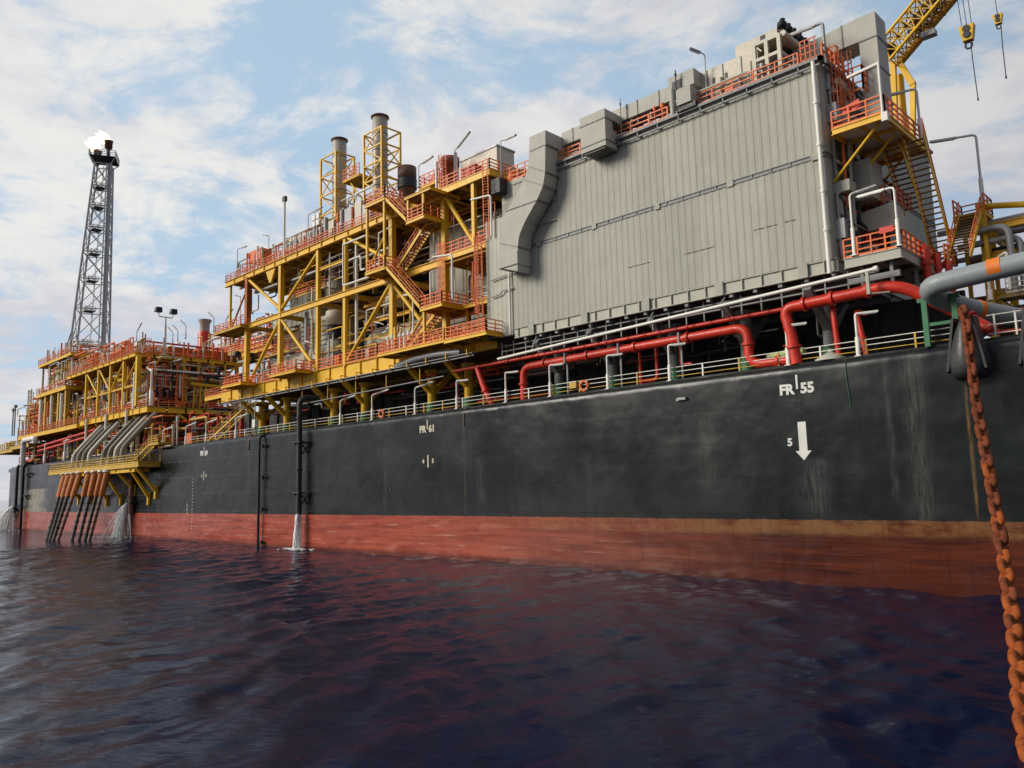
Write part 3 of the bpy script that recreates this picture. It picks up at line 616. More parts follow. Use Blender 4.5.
# ================================================================== grey enclosure (power module)
enc = thing('module_enclosure', 'huge grey ribbed steel enclosure standing above the hull, right of centre', 'enclosure', (-36, 10, 21))
XA, XB, YF, YB = -51.4, -21.0, .3, 24.0
def ribbed(x0, x1, y, z0, z1, pitch=.62, dep=.024):
    xs = []; k = round((x1-x0)/pitch); p = (x1-x0)/k
    for i in range(k):
        a = x0+p*i; xs += [(a, y), (a+p*.12, y-dep), (a+p*.5, y-dep), (a+p*.62, y)]
    xs.append((x1, y)); mb = MB(); n = len(xs)
    mb.add([(x, yy, z0) for x, yy in xs]+[(x, yy, z1) for x, yy in xs], [(i, i+1, i+n+1, i+n) for i in range(n-1)]); return mb
ribbed(XA, XB, YF, 29.68, 36.15).build('upper_wall', 'panel', enc)
ribbed(XA, XB, YF, 22.0, 29.3).build('lower_wall', 'panel', enc)
mb = ribbed(-YB, -YF, 0, 29.68, 36.15); mb.v = [(XB-y, -x, z) for x, y, z in mb.v]; mb.f = [f[::-1] for f in mb.f]; mb.build('end_wall', 'panel', enc)
mb = ribbed(-YB, -YF, 0, 22.0, 29.3); mb.v = [(XB-y, -x, z) for x, y, z in mb.v]; mb.build('end_wall', 'panel', enc)
MB().box((XA+.02, YF+.03, 22.1), (XB-.03, YB, 36.1)).build('core', 'under', enc)
MB().box((XA, YF-.1, 36.15), (XB+.12, YB, 36.4)).build('roof', 'panel', enc)
mb = MB().ibeam((XA, YF+.02, 29.49), (XB+.0, YF+.02, 29.49), .2, .36).ibeam((XB-.02, YF, 29.49), (XB-.02, YB, 29.49), .2, .36)
for i in range(20): x = XA+1.5*i+.8; mb.box((x, YF-.09, 29.34), (x+.08, YF+.05, 29.66))
for i in range(1, 15): mb.box((XB, YF+1.5*i, 29.34), (XB+.1, YF+1.5*i+.08, 29.66))
mb.build('middle_beam', 'beam', enc)
mb = MB()
for i in range(5): x = XA+3+6.6*i; mb.box((x, YF-.13, 29.22), (x+.5, YF-.085, 29.75))
mb.each('joint_plate', 'panel', enc)
mb = MB().ibeam((XA-.3, YF+.1, 21.5), (XB+.2, YF+.1, 21.5), .30, .95)
for i in range(20): x = XA+.2+1.55*i; mb.box((x, YF-.08, 21.1), (x+.06, YF+.1, 21.9))
mb.ibeam((XB, YF, 21.5), (XB, YB, 21.5), .42, .95); mb.build('bottom_beam', 'lgrey', enc)
mb = MB()
for x, *_ in sx_g: mb.box((x-.35, YF-.16, 21.0), (x+.35, YF-.1, 22.05))
mb.each('joint_plate', 'panel', enc)
mb = MB()
for i in range(16): x = XA+1+1.95*i; mb.bar((x, YF+.1, 21), (x, YB, 21), .3, .5)
for y in (3, 7.3, 11): mb.bar((XA, y, 20.85), (XB, y, 20.85), .4, .6)
mb.build('floor_beam', 'beam', enc)
MB().box((XA, YF+.35, 21.05), (XB-.3, YB, 21.12)).build('floor_plate', 'under', enc)
mb = MB()
for i in range(22): x = -54+1.6*i; mb.bar((x, .9, 19.4), (x, .9, 21), .1)
for z in (20.6, 20.1): mb.bar((-54, 1.0, z), (-18.5, 1.0, z), .35, .1)
mb.build('cable_tray', 'beam', enc)
mb = MB().box((XA+6, YF-.42, 36.3), (XB+.42, YF-.1, 36.52)).bar((XA+3, YF-.3, 35.85), (XB+.2, YF-.3, 35.95), .12).box((XB+.12, YF-.42, 36.3), (XB+.42, YB, 36.52))
mb.bar((XB+.33, YF, 35.9), (XB+.33, 9, 35.9), .12)
for i in range(13): x = XA+7+2*i; mb.box((x, YF-.36, 35.85), (x+.08, YF-.1, 36.3))
mb.build('roof_gutter', 'beam', enc)
pipe(enc, [(XB-.25, YF-.32, 36.3), (XB-.25, YF-.32, 20.9)], .15, 'white', name='downpipe', flanges=[(0, .2), (0, .4), (0, .62), (0, .8)])
mb = MB()
for x0, x1, z in ((-26.7, -25.9, 25.35), (-25.8, -24.9, 25.35), (-24.3, -23.5, 25.35), (-32.7, -30, 24.9), (-38.2, -36, 25)): mb.box((x0, YF-.045, z), (x1, YF-.01, z+.035))
mb.each('rust_seam', 'rust', enc)
# rail along the roof edge
guardrail(enc, [(-41, YF+.1, 36.4), (-33.6, YF+.1, 36.4)], sp=1.8, r=.06, h=1.25); guardrail(enc, [(-31.2, YF+.1, 36.4), (-22.5, YF+.1, 36.4)], sp=1.7, r=.045, h=1.25)
guardrail(enc, [(-47, YF+.1, 36.4), (-42.9, YF+.1, 36.4)], sp=1.3, r=.06, h=1.25)
guardrail(enc, [(-22.5, YF+.1, 36.4), (-22.5, YF+1.2, 36.4)], sp=1, h=1.2); guardrail(enc, [(XB-.1, 1.2, 36.4), (XB-.1, 6, 36.4)], sp=1.2, h=1.25, r=.045)
mb = MB()
for i in range(4): mb.bar((-22.3+.35*i, .5, 36.4), (-22.3+.35*i, .5, 38.4), .07)
for z in (36.9, 37.4, 37.9, 38.4): mb.bar((-22.4, .5, z), (-21.1, .5, z), .07)
mb.build('roof_gate', 'orange', enc)
# left annex wall behind the S duct
an = thing('wall_annex', 'narrow grey wall strip between the S shaped duct and the stair tower', 'wall', (-53.5, .8, 21))
mb = ribbed(-55.6, -51.45, .55, 21.5, 33.5); mb.build('wall', 'lgrey', an); MB().box((-55.5, .6, 21.4), (-51.5, 8, 33.4)).build('core', 'under', an)
pipe(an, [(-52.2, .3, 29.5), (-52.2, .3, 21.5)], .11, 'white', name='downpipe'); pipe(an, [(-54.8, .3, 27.3), (-51.6, .3, 27.5)], .07, 'galv', name='wall_pipe'); pipe(an, [(-54.8, .3, 25.6), (-53.4, .3, 25.7), (-53.2, .3, 26), (-51.6, .3, 26)], .07, 'galv', name='wall_pipe')

# ------------------------------------------------------------------ ducts
t = thing('ventilation_duct', 'S shaped metal duct running down the left edge of the grey wall', 'duct', (-48, -.7, 33))
YD = -1.55
lo_ = [(529.5, 137), (528.6, 166), (524, 179), (516, 196), (506, 211), (502, 221), (500, 243), (499.6, 268)]
hi_ = [(517.6, 271), (517.6, 247), (519, 235), (525, 221), (537, 200), (543, 186), (545.2, 172), (545.4, 133)]
poly = [at(x, y, Y=YD) for x, y in lo_+hi_]; poly = [(p.x, p.z) for p in poly]
poly[0] = (poly[0][0], 39.1); poly[-1] = (poly[-1][0], 39.1)
def smooth(P):
    out = [P[0]]
    for k_ in range(1, len(P)-1):
        a_, b_, c_ = V(P[k_-1]), V(P[k_]), V(P[k_+1])
        for t_ in (.25, .5, .75): q_ = (b_+(a_-b_)*.45)*(1-t_)**2+b_*2*t_*(1-t_)+(b_+(c_-b_)*.45)*t_*t_; out.append((q_.x, q_.y))
    return out+[P[-1]]
MB().prism(smooth(poly[:8])+smooth(poly[8:]), YD, .18).build('casing', 'duct', t)
MB().box((poly[0][0], .18, 37.6), (poly[-1][0], 3.4, 39.1)).build('casing', 'duct', t)
def lip(x0, x1, z): MB().box((x0-.06, YD-.05, z-.06), (x1+.06, .2, z+.06)).build('joint_flange', 'ductr', t)
for i, j in ((1, 14), (2, 13), (4, 12), (6, 9)):
    a, b = poly[i], poly[j]; MB().hexa([(a[0]-.06, YD-.07, a[1]-.05), (b[0]+.09, YD-.07, b[1]-.05), (b[0]+.09, .2, b[1]-.05), (a[0], .2, a[1]-.05), (a[0]-.06, YD-.07, a[1]+.05), (b[0]+.09, YD-.07, b[1]+.05), (b[0]+.09, .2, b[1]+.05), (a[0], .2, a[1]+.05)]).build('joint_flange', 'ductr', t)
lip(poly[0][0], poly[15][0], 37.75)
bx0, bx1, bz = poly[7][0], poly[8][0], poly[7][1]
MB().box((bx0-.12, YD-.12, bz-.1), (bx1+.12, .2, bz+1.1)).build('outlet_hood', 'duct', t)
for z in (33.2, 31.3): MB().bar((-48.2, -.2, z), (-45.9, .2, z-.1), .1).build('bracket', 'beam', t)
t = thing('roof_duct', 'long horizontal metal duct along the front edge of the enclosure roof', 'duct', (-40, 1.6, 38.9))
MB().box((-45.3, .7, 38.25), (-33.2, 2.6, 39.5)).build('casing', 'duct', t)
mb = MB()
for x in (-44, -37.9, -36.8, -34.6): mb.box((x, .64, 38.2), (x+.1, 2.66, 39.56))
mb.each('joint_flange', 'ductr', t); mb = MB()
for x in (-44.3, -38, -35.6, -33.5): mb.bar((x, 1.0, 36.4), (x, 1.0, 38.3), .16); mb.bar((x, 2.4, 36.4), (x, 2.4, 38.3), .16)
mb.each('leg', 'beam', t)
t = thing('intake_hood', 'big square metal intake hood hanging over the enclosure roof edge', 'duct', (-39.8, 0, 37))
MB().box((-41.3, -1.5, 35.5), (-38.6, .15, 37.95)).box((-41.3, -1.5, 37.95), (-38.6, 2.0, 38.75)).build('casing', 'duct', t)
for z in (37.95, 36.0): MB().box((-41.36, -1.56, z-.05), (-38.54, .1, z+.05)).build('joint_flange', 'ductr', t)
mb = MB()
for i in range(5): mb.box((-41.1, -1.35+.3*i, 35.36), (-38.8, -1.2+.3*i, 35.49))
mb.build('louvre', 'ductr', t); MB().box((-38.58, -.4, 37.2), (-38.5, .1, 37.9)).build('opening', 'dark', t)
t = thing('fan_housing', 'small boxy fan housing on legs midway along the enclosure roof', 'fan housing', (-32.5, 1, 37.5))
MB().box((-33.3, .2, 38.6), (-30.9, 2.6, 39.9)).build('hood', 'duct', t); MB().box((-32.2, -.45, 36.9), (-30.9, 1.2, 38.2)).build('body', 'duct', t)
MB().box((-32.9, .15, 38.7), (-32.0, .2, 39.4)).build('opening', 'dark', t); MB().tube([(-32.9, .1, 36.4), (-32.9, .1, 38.7)], .22, 12).build('pipe', 'duct', t); MB().box((-32.2, -.3, 36.45), (-30.6, 2.2, 36.9)).build('base', 'dark', t)
t = thing('generator_housing', 'long beige generator housing behind the roof rail with a raised rear step', 'housing', (-28.5, 3, 36.4))
MB().box((-31.6, 1.4, 36.42), (-26.0, 7, 39.9)).build('body', 'beige', t); MB().box((-28.1, 2.0, 39.9), (-25.4, 7, 41.2)).build('upper_body', 'beige', t)
mb = MB()
for x in (-30.4, -29.0, -27.4): mb.box((x, 1.34, 36.5), (x+.06, 1.4, 39.85))
mb.each('panel_joint', 'ductr', t)
for x in (-29.9, -28.8): MB().box((x, 1.35, 38.6), (x+.2, 1.4, 39.0)).build('vent', 'dark', t)
for x in (-28.4, -27.7): MB().lathe((x, 1.2, 37.3), [(.38, -.15), (.38, .2), (.2, .25)], 14, (0, 1, 0)).build('motor', 'orange' if x < -28 else 'brown', t)
t = thing('cooler_unit', 'open framed cooler unit with black rollers at the right end of the roof', 'cooler', (-25, 3, 36.4))
fr = MB()
for x, y in ((-26.0, .9), (-24.0, .9), (-24.0, 6.5), (-26.0, 6.5), (-25.0, .9)): fr.bar((x, y, 36.4), (x, y, 39.9), .28)
for z in (39.9, 38.6): fr.bar((-26.1, .9, z), (-23.9, .9, z), .25); fr.bar((-24, .9, z), (-24, 6.5, z), .25)
fr.bar((-24, .9, 37.5), (-24, 6.5, 39.8), .15).build('frame', 'beige', t)
MB().box((-25.9, 1.0, 39.9), (-24.1, 6.5, 40.6)).build('top_box', 'beige', t); MB().box((-25.5, .98, 40.0), (-25.1, 1.0, 40.5)).build('opening', 'dark', t)
MB().box((-25.8, 2.4, 36.5), (-24.3, 6.4, 39.7)).build('core', 'dark', t)
MB().tube([(-23.75, 1.0, 40.0), (-23.75, 9, 40.0)], .25, 10).build('header_pipe', 'beige', t)
for i in range(9): MB().lathe((-23.8, 1.1+.95*i, 40.55), [(.0, -.1), (.34, -.1), (.36, .3), (.2, .42), (.2, .6)], 12, (.15, 0, 1)).build('roller', 'black', t)
MB().bar((-23.9, 1, 40.4), (-23.9, 9.2, 40.4), .5, .35).build('roller_beam', 'black', t)
for i in range(5):
    x, z = ((-46.6, 39.1), (-37.3, 39.5), (-33.1, 39.9), (-29.1, 39.9), (-25.9, 40.6))[i]
t = thing('roof_pole', 'thin mast pole rising beside the roof duct behind the square hood', 'pole', (-38, .2, 36.4)); MB().tube([(-38.15, .2, 36.4), (-38.15, .2, 40.0)], .05, 6).lathe((-38.15, .2, 39.4), [(.1, 0), (.1, .2)], 6).build('pole', 'galv', t)
t = thing('roof_pole', 'thin mast pole rising beside the roof fan housing', 'pole', (-32.6, .2, 36.4)); MB().tube([(-32.3, -.2, 36.4), (-32.3, -.2, 40.1)], .05, 6).lathe((-32.3, -.2, 39.6), [(.1, 0), (.1, .2)], 6).build('pole', 'dark', t)
clutter(t, (-47, -43), (.3, 2), (36.5, 38), 1, ['galv'], (.06, .08), 181)
clutter(enc, (-46, -23), (.6, 3), (36.5, 38.2), 34, ['galv', 'beige', 'orange', 'dark', 'lgrey'], (.05, .14), 182); vents(enc, (-45, -22), (.5, 2.5), 36.4, 22, ['galv', 'beige', 'orange', 'dark'], (.8, 2.6), .1, 183)
lamp_post('short roof lamp with tilted head above the generator housing', (-30.2, .9, 36.4), 4.6, (-.2, -.3, 0), 'galv', .05, .3, .9)
lamp_post('long white lamp at the upper right corner of the enclosure roof', (-20.9, 1.4, 34.5), 5.2, (-.5, 0, 0), 'galv', .12, .05, 2.0)

# ------------------------------------------------------------------ big silver exhaust duct and the access platforms at the end wall
t = thing('exhaust_duct', 'large pale inverted U metal duct over the upper right corner', 'duct', (-19, 4.5, 36))
MB().box((-19.2, 3.4, 31.1), (-17.95, 5.4, 40.1)).build('leg', 'duct', t)
MB().hexa([(-24.2, 3.4, 38.3), (-19.2, 3.4, 38.3), (-19.2, 5.4, 38.3), (-24.2, 5.4, 38.3), (-24.2, 3.4, 39.7), (-19.2, 3.4, 40.1), (-19.2, 5.4, 40.1), (-24.2, 5.4, 39.7)]).build('header', 'duct', t)
mb = MB()
for z in (38.2, 35.9, 33.6): mb.box((-19.26, 3.34, z), (-17.89, 5.46, z+.1))
mb.box((-20.4, 3.35, 38.25), (-20.3, 5.45, 40.05)); mb.each('joint_flange', 'ductr', t)
ap = thing('access_platform', 'yellow framed high platform with orange rails at the upper end wall', 'platform', (-18.7, 4, 31))
platform(ap, -20.4, -16.9, .3, 8.5, 31.05, 'yellow', .45, jsp=1.7, soffit='white')  # white underside paints in the light that passes through the grating
guardrail(ap, [(-20.4, .3, 31.05), (-16.9, .3, 31.05), (-16.9, 8.5, 31.05)], sp=1.1, r=.05, h=1.25); guardrail(ap, [(-20.4, .3, 31.05), (-20.4, 3.2, 31.05)], sp=1.1, h=1.2)
for y in (.9, 3.6, 7): brace(ap, (-17.4, y, 30.8), (-20.9, y+.2, 27.6), .1)
ladder(ap, (-20.3, 2.7, 31.1), 6.3, (1, -.2, 0), name='caged_ladder'); ladder(ap, (-20.6, 1.9, 31.1), 6.6, (.6, -1, 0)); guardrail(ap, [(-20.9, .8, 36.4), (-20.9, 4.5, 36.4)], sp=.7, h=1.5, r=.06); guardrail(ap, [(-20.2, 2.6, 34.3), (-18.9, 2.6, 34.3), (-18.9, 4, 34.3)], sp=.7, h=1.8, r=.05)
MB().bar((-19.7, .5, 32.1), (-18.5, .5, 32.4), .1, .55).build('signboard', 'red', ap)
MB().box((-17.1, .1, 30.4), (-16.7, .5, 31.0)).tube([(-17, .2, 30.9), (-17, .2, 34.6)], .09, 8).bar((-17, .2, 34.5), (-19.1, .2, 34.3), .16).build('lamp_arm', 'white', ap)
lp = thing('lower_platform', 'grey lower platform with orange rails at the foot of the end wall', 'platform', (-18.6, 3, 21.7))
platform(lp, -20.3, -16.7, .3, 8.6, 21.75, 'lgrey', .7, jsp=1.5, soffit='under')
guardrail(lp, [(-20.3, .3, 21.75), (-16.7, .3, 21.75), (-16.7, 3.0, 21.75)], sp=.95, r=.05, h=1.3)
guardrail(lp, [(-16.7, 3.0, 21.75), (-16.7, 8.6, 21.75)], sp=.9, r=.06, h=1.2)
MB().box((-17.9, .24, 22.9), (-17.0, .3, 23.3)).build('signboard', 'red', lp)
mb = MB()
for x, y in ((-19.4, .8), (-17.5, .8), (-17, 4), (-17, 8)): mb.bar((x, y, 19.3), (x, y, 21.2), .2)
mb.bar((-20.3, .8, 20.2), (-17, .8, 20.2), .25, .4); mb.each('hanger', 'beam', lp)
lamp_post('white lamp post on the left of the lower orange railed platform', (-19.6, .25, 21.8), 4.3, (.4, .3, 0), r=.085, tilt=.3, head=1.2)
lamp_post('white lamp post at the right corner of the lower orange railed platform', (-16.75, .25, 21.8), 4.0, (-.6, .1, 0), r=.085, tilt=.05, head=2.0)
lamp_post('tall white lamp on the outer corner of the high yellow platform', (-16.9, 7.6, 31.1), 4.2, (-.8, -.2, 0), r=.1, tilt=.02, head=1.6)
ew = thing('end_wall_machinery', 'grey fan boxes and pipes fixed to the end wall between both platforms', 'machinery', (-20, 5, 26))
MB().box((-21, 3.6, 26.7), (-19.2, 5.8, 29.6)).box((-21, 1.2, 26.8), (-19.9, 2.4, 27.6)).build('fan_box', 'lgrey', ew); MB().hexa([(-21, 4.6, 24.6), (-18.4, 4.6, 24.6), (-18.4, 7.2, 24.6), (-21, 7.2, 24.6), (-21, 4.6, 26), (-18.4, 4.6, 26.3), (-18.4, 7.2, 26.3), (-21, 7.2, 26)]).build('fan_box', 'beige', ew)
for y in (.9, 2.9): pipe(ew, [(-20.7, y, 22), (-20.7, y, 26.6), (-20.2, y+1.4, 27.4)], .08, 'galv', name='conduit')
pipe(ew, [(-20.6, 1.5, 26.6), (-20.5, 8, 23.8)], .14, 'galv', name='pipe'); pipe(ew, [(-20.3, 3.2, 25.2), (-20.2, 6, 24.3), (-20, 6.4, 22)], .16, 'dark', name='pipe'); pipe(ew, [(-20.5, 2.4, 30.9), (-20.5, 2.4, 28.5), (-20.4, 5, 27.6)], .12, 'dark', name='pipe')
for y, z in ((2.2, 35.0), (2.6, 33.0), (1.4, 34.2)): MB().box((-21, y, z), (-20.5, y+.7, z+.5)).build('junction_box', 'galv', ew)
MB().tube([(-20.3, 1.6, 35.1), (-20.1, 4.2, 34.2)], .25, 10).build('cable_duct', 'beige', ew); MB().box((-20.9, .4+2, 24.3), (-20.5, 3.2, 25.0)).build('junction_box', 'red', ew)
mb = MB()
for z in (21.9, 23.6, 25.3): mb.box((-20.88, 1.2, z), (-20.7, 2.0, z+1.1))
mb.each('control_box', 'lgrey', ew)
clutter(ew, (-20.9, -20.2), (.7, 9), (22.3, 36), 26, ['galv', 'dark', 'beige', 'lgrey', 'beam', 'orange'], (.05, .14), 171); clutter(ew, (-20.8, -19.4), (3.5, 9), (22.3, 30), 18, ['galv', 'dark', 'beige', 'lgrey', 'red'], (.08, .22), 172)
for y, z, w_, h_, mt_ in ((1.0, 32, .8, 1.3, 'galv'), (6.4, 27, 1.2, 1.6, 'lgrey'), (2.8, 29.9, .7, .6, 'beige'), (7.6, 23.2, 1.4, 2.2, 'lgrey'), (.8, 23.4, .5, 1.4, 'galv'), (4.6, 22.2, 1.3, 1.6, 'beige')): MB().box((-21, y, z), (-20.3, y+w_, z+h_)).build('junction_box', mt_, ew)
guardrail(ew, [(-20.5, 5, 26.6), (-18.4, 5, 26.6), (-18.4, 9, 26.6)], sp=.8, r=.05, h=1.2)
s1 = thing('stair_flight', 'steep yellow stair with orange rails climbing to the high platform', 'stair', (-16.9, 5.5, 22))
stair(s1, (-17.2, 9.2, 21.9), (-17.2, 4.6, 30.6), (1.3, 0, 0), 'yellow', 'orange', n=24); stair(s1, (-18.8, 8.8, 26.4), (-18.8, 5, 30.6), (1.2, 0, 0), 'yellow', 'orange', n=14); guardrail(s1, [(-17.2, 9.2, 21.9), (-15.8, 9.2, 21.9), (-15.8, 6.4, 21.9)], sp=.8, r=.05)
s2 = thing('stair_tower', 'yellow stair tower with orange rails right of the lower platform', 'stair', (-16, 9.5, 21.8))
stair(s2, (-15.6, 6.4, 21.8), (-15.6, 10.4, 25.9), (1.4, 0, 0), 'yellow', 'orange', n=15)
platform(s2, -16, -14.0, 10.4, 12.6, 25.9, 'yellow', .35); guardrail(s2, [(-16, 10.5, 25.9), (-16, 12.6, 25.9), (-14, 12.6, 25.9), (-14, 10.4, 25.9)], sp=.9, h=1.3, r=.05)
for x, y in ((-14.1, 10.5), (-14.1, 12.5), (-15.9, 12.5)): column(s2, x, y, 17.5, 25.6, .26)
brace(s2, (-14.1, 10.5, 21.5), (-14.1, 12.5, 25.5), .08)
lamp_post('tall white lamp on top of the yellow stair tower, far right', (-14.3, 11.6, 25.9), 6.2, (-1.2, -.4, 0), r=.1, tilt=.03, head=1.8)
mr = thing('deluge_manifold', 'cluster of red upright manifold pipes below the right stairs', 'pipe', (-16.4, 4, 19))
for i in range(3): pipe(mr, [(-16.3+.5*i, 4+.6*i, 18.6), (-16.3+.5*i, 4+.6*i, 22.4-.5*i), (-16.7+.5*i, 4.6+.6*i, 22.4-.5*i)], (.26, .2, .24)[i], 'red', name='pipe_run', flanges=[(0, .3), (0, .7)])

# ------------------------------------------------------------------ pipe rack on the far right
pr = thing('pipe_rack', 'yellow pipe rack carrying stacked grey pipes at the right edge', 'pipe rack', (-8, 11, 15))
for x in (-14.3, -5, 4): column(pr, x, 11, 15, 26.6 if x < -14 else 25.5, .5); column(pr, x, 18, 15, 25.5, .5)
for z in (19.6, 22.6, 24.7):
    girder(pr, (-14.3, 11, z), (6, 11, z), .3, .5)
    for x in (-14.3, -5, 4): girder(pr, (x, 11, z), (x, 18, z), .3, .5)
brace(pr, (-14.3, 11, 26.4), (-5, 11, 24.4), .22); brace(pr, (-14.3, 11.1, 26.4), (-14.3, 18, 24.6), .22)
for i, (y, z, r, mt_) in enumerate(((11.6, 25.2, .22, 'galv'), (12.6, 25.2, .28, 'stack'), (13.6, 25.2, .2, 'beige'), (15, 25.2, .3, 'galv'), (11.7, 23.1, .25, 'dark'), (12.6, 23.1, .2, 'galv'), (14, 23.1, .3, 'brown'), (11.6, 21.2, .2, 'galv'), (12.8, 20.2, .3, 'beige'), (14, 20.1, .3, 'brown'), (11.5, 18.6, .25, 'galv'))):
    pipe(pr, [(-17.5+.7*i % 3, y, z), (9, y, z)], r, mt_, name='pipe_run')
for i in range(2): pipe(pr, [(-16, 10.2+.5*i, 24.4-.8*i), (-12.6+.5*i, 10.2+.5*i, 24.4-.8*i), (-12.6+.5*i, 10.2+.5*i, 19)], .24, 'galv', rad=.8, name='pipe_run')
guardrail(pr, [(-13, 9.5, 19.4), (5, 9.5, 19.4)], 'beige', sp=1.2); MB().box((-13.5, 9.4, 19.1), (6, 11, 19.3)).build('walkway', 'soffit', pr)
pipe(pr, [(-11, 6, 17.6), (-9.6, 5, 18.2), (-6, 5, 18.3)], .4, 'red', name='pipe_run'); brace(pr, (-9, 8, 15.2), (-7.6, 8, 19.4), .3); brace(pr, (-10.2, 8, 19.2), (-8.6, 8, 17), .2)
pipe(pr, [(-14.5, 8.8, 21), (-12.6, 8.8, 22.2), (-12.6, 8.8, 19.5)], .1, 'white', name='pipe_run')
lamp_post('white angled lamp arm in front of the right pipe rack', (-13.4, 6.8, 18.6), 1.6, (.8, .3, 0), r=.1, tilt=.5, head=1.6)
t = thing('rack_backing_plate', 'dark steel bulkhead added for shade below the right pipe rack', 'backdrop', (-5, 20, 15)); MB().box((-16, 20, 15.03), (12, 20.3, 19.2)).build('plating', 'under', t)  # dark sheet added to fill the darkness under the rack
clutter(pr, (-15, 2), (3, 9), (15.4, 18), 16, ['red', 'dark', 'brown', 'galv'], (.08, .22), 31)

# ------------------------------------------------------------------ hose, fairleads, chain
t = thing('offloading_hose', 'thick grey offloading hose with orange bands bending inboard over the rail', 'hose', (-12, 0, 18))
pts = bend([(2, -1.0, 19.6), (-9.8, -1.0, 18.95), (-15.4, -1.0, 18.55), (-14.2, 1.6, 17.6), (-11.2, 5.2, 16.7)], 1.5, 8)
MB().tube(pts, .62, 18).build('hose', 'hose', t)
c = at(996, 272, Y=-1.0); MB().tube([(c.x-.36, -1.0, 18.95+(c.x+9.8)*.06), (c.x+.36, -1.0, 18.95+(c.x+10.5)*.06)], .64, 18).build('marking_band', 'band', t)
MB().tube([(-13.3, 2.68, 17.33), (-13.1, 2.92, 17.27)], .645, 18).build('marking_band', 'band', t)
t = thing('hose_support', 'green steel frame holding up the grey hose behind the rail', 'support', (-14.6, .3, 15))
for x in (-15.6, -13.9): MB().bar((x, .3, 15.03), (x, .3, 18.0), .32).build('leg', 'green', t)
MB().bar((-16, .3, 18.0), (-13.6, .3, 18.0), .3, .25).bar((-15.6, .3, 16.4), (-13.9, .3, 16.4), .2).build('crossbeam', 'green', t)
def fairlead(x, label):
    t = thing('chain_fairlead', label, 'fairlead', (x, 0, 14)); mb = MB(); rows = []
    for z, hw, dp in ((16.3, .25, .6), (16.1, .38, .95), (15.6, .62, 1.15), (15.0, .84, 1.3), (14.3, 1.04, 1.42), (13.6, 1.16, 1.45), (13.1, 1.15, 1.3), (12.85, 1.02, 1.05), (12.72, .8, .7)):
        rows.append([(x+hw*math.cos(a), .25-(dp+.25)*math.sin(a), z) for a in np.linspace(0, math.pi, 15)])
    k = 15; vs = [p for r_ in rows for p in r_]
    mb.add(vs, [(i*k+j, (i+1)*k+j, (i+1)*k+j+1, i*k+j+1) for i in range(len(rows)-1) for j in range(k-1)], True); mb.add(rows[-1], [tuple(range(k))]); mb.add(rows[0], [tuple(range(k))[::-1]])
    mb.build('bell_mouth', 'fairlead', t)
    for s_ in (-1, 1): MB().hexa([(x+s_*.95, .3, 13), (x+s_*1.1, .3, 13), (x+s_*1.1, -.9, 13.2), (x+s_*.95, -.9, 13.2), (x+s_*.45, .3, 16.5), (x+s_*.6, .3, 16.5), (x+s_*.6, -.8, 16.4), (x+s_*.45, -.8, 16.4)]).build('side_plate', 'dark', t)
M['fairlead'] = paint('worn_fairlead_steel', (.055, .055, .055), .42, .3, .25, (.12, .06, .03), grime=.3)
fairlead(-13.3, 'dark bell shaped fairlead with the rusty chain passing over it'); fairlead(-9.55, 'dark bell shaped fairlead without a chain at the right edge')
ch = thing('mooring_chain', 'rusty orange stud chain hanging from the fairlead towards the viewer', 'chain', (-12.9, -1.5, 16))
cp = [(962, 308, -.6), (966, 322, -1.6), (970, 352, -2.4), (976, 400, -4.6), (986, 455, -8.5), (996, 510, -12), (1005, 565, -16), (1013, 620, -20.2), (1021, 690, -25.6), (1029, 745, -29), (1040, 800, -31.5)]
P_ = [at(*c[:2], Y=c[2]) for c in cp]
def catmull(P, n=40):
    out = []
    for i in range(len(P)-1):
        a, b, c, d = P[max(i-1, 0)], P[i], P[i+1], P[min(i+2, len(P)-1)]
        for k in range(n): t_ = k/n; out.append(.5*((2*b)+(c-a)*t_+(2*a-5*b+4*c-d)*t_*t_+(3*b-a-3*c+d)*t_**3))
    return out+[P[-1]]
path = catmull(P_); LEN, WID, RAD = 1.12, .70, .145
acc = 0; links = [path[0]]
for a, b in zip(path, path[1:]):
    acc += (b-a).length
    if acc >= LEN*.66: links.append(b); acc = 0
def link_mesh(mat):
    L, W = (LEN-2*RAD)/2, (WID-2*RAD)/2; pts = []
    for i in range(25):
        a = 2*math.pi*i/24; x, y = math.cos(a), math.sin(a)
        pts.append((W*x*(1-.12*abs(y)), 0, (L-W)*(1 if y > 0 else -1)*min(1, abs(y)*3)+W*y))
    mb = MB().tube(pts, RAD, 8, cap=False); mb.tube([(-W, 0, 0), (W, 0, 0)], [RAD*.9, RAD*.9], 6); o = mb.build('link', mat, None); return o
lk = [link_mesh('rust'), link_mesh('rustb')]
used = [False, False]
for i, (a, b) in enumerate(zip(links, links[1:])):
    d = (b-a).normalized(); c = (a+b)/2
    which = 1 if random.random() < (i/len(links)-.3)*2.2 else 0
    x = V((1, 0, 0)); x = (x-d*x.dot(d)).normalized()
    ang = R(38)+(math.pi/2 if i % 2 else 0)+random.uniform(-.15, .15); y = d.cross(x); x2 = x*math.cos(ang)+y*math.sin(ang); y2 = d.cross(x2)
    o = lk[which] if not used[which] else lk[which].copy()
    if used[which]: COL.objects.link(o)
    used[which] = True
    o.parent = ch; o.matrix_local = Matrix.Translation(c-ch.location) @ Matrix((x2, y2, d)).transposed().to_4x4()

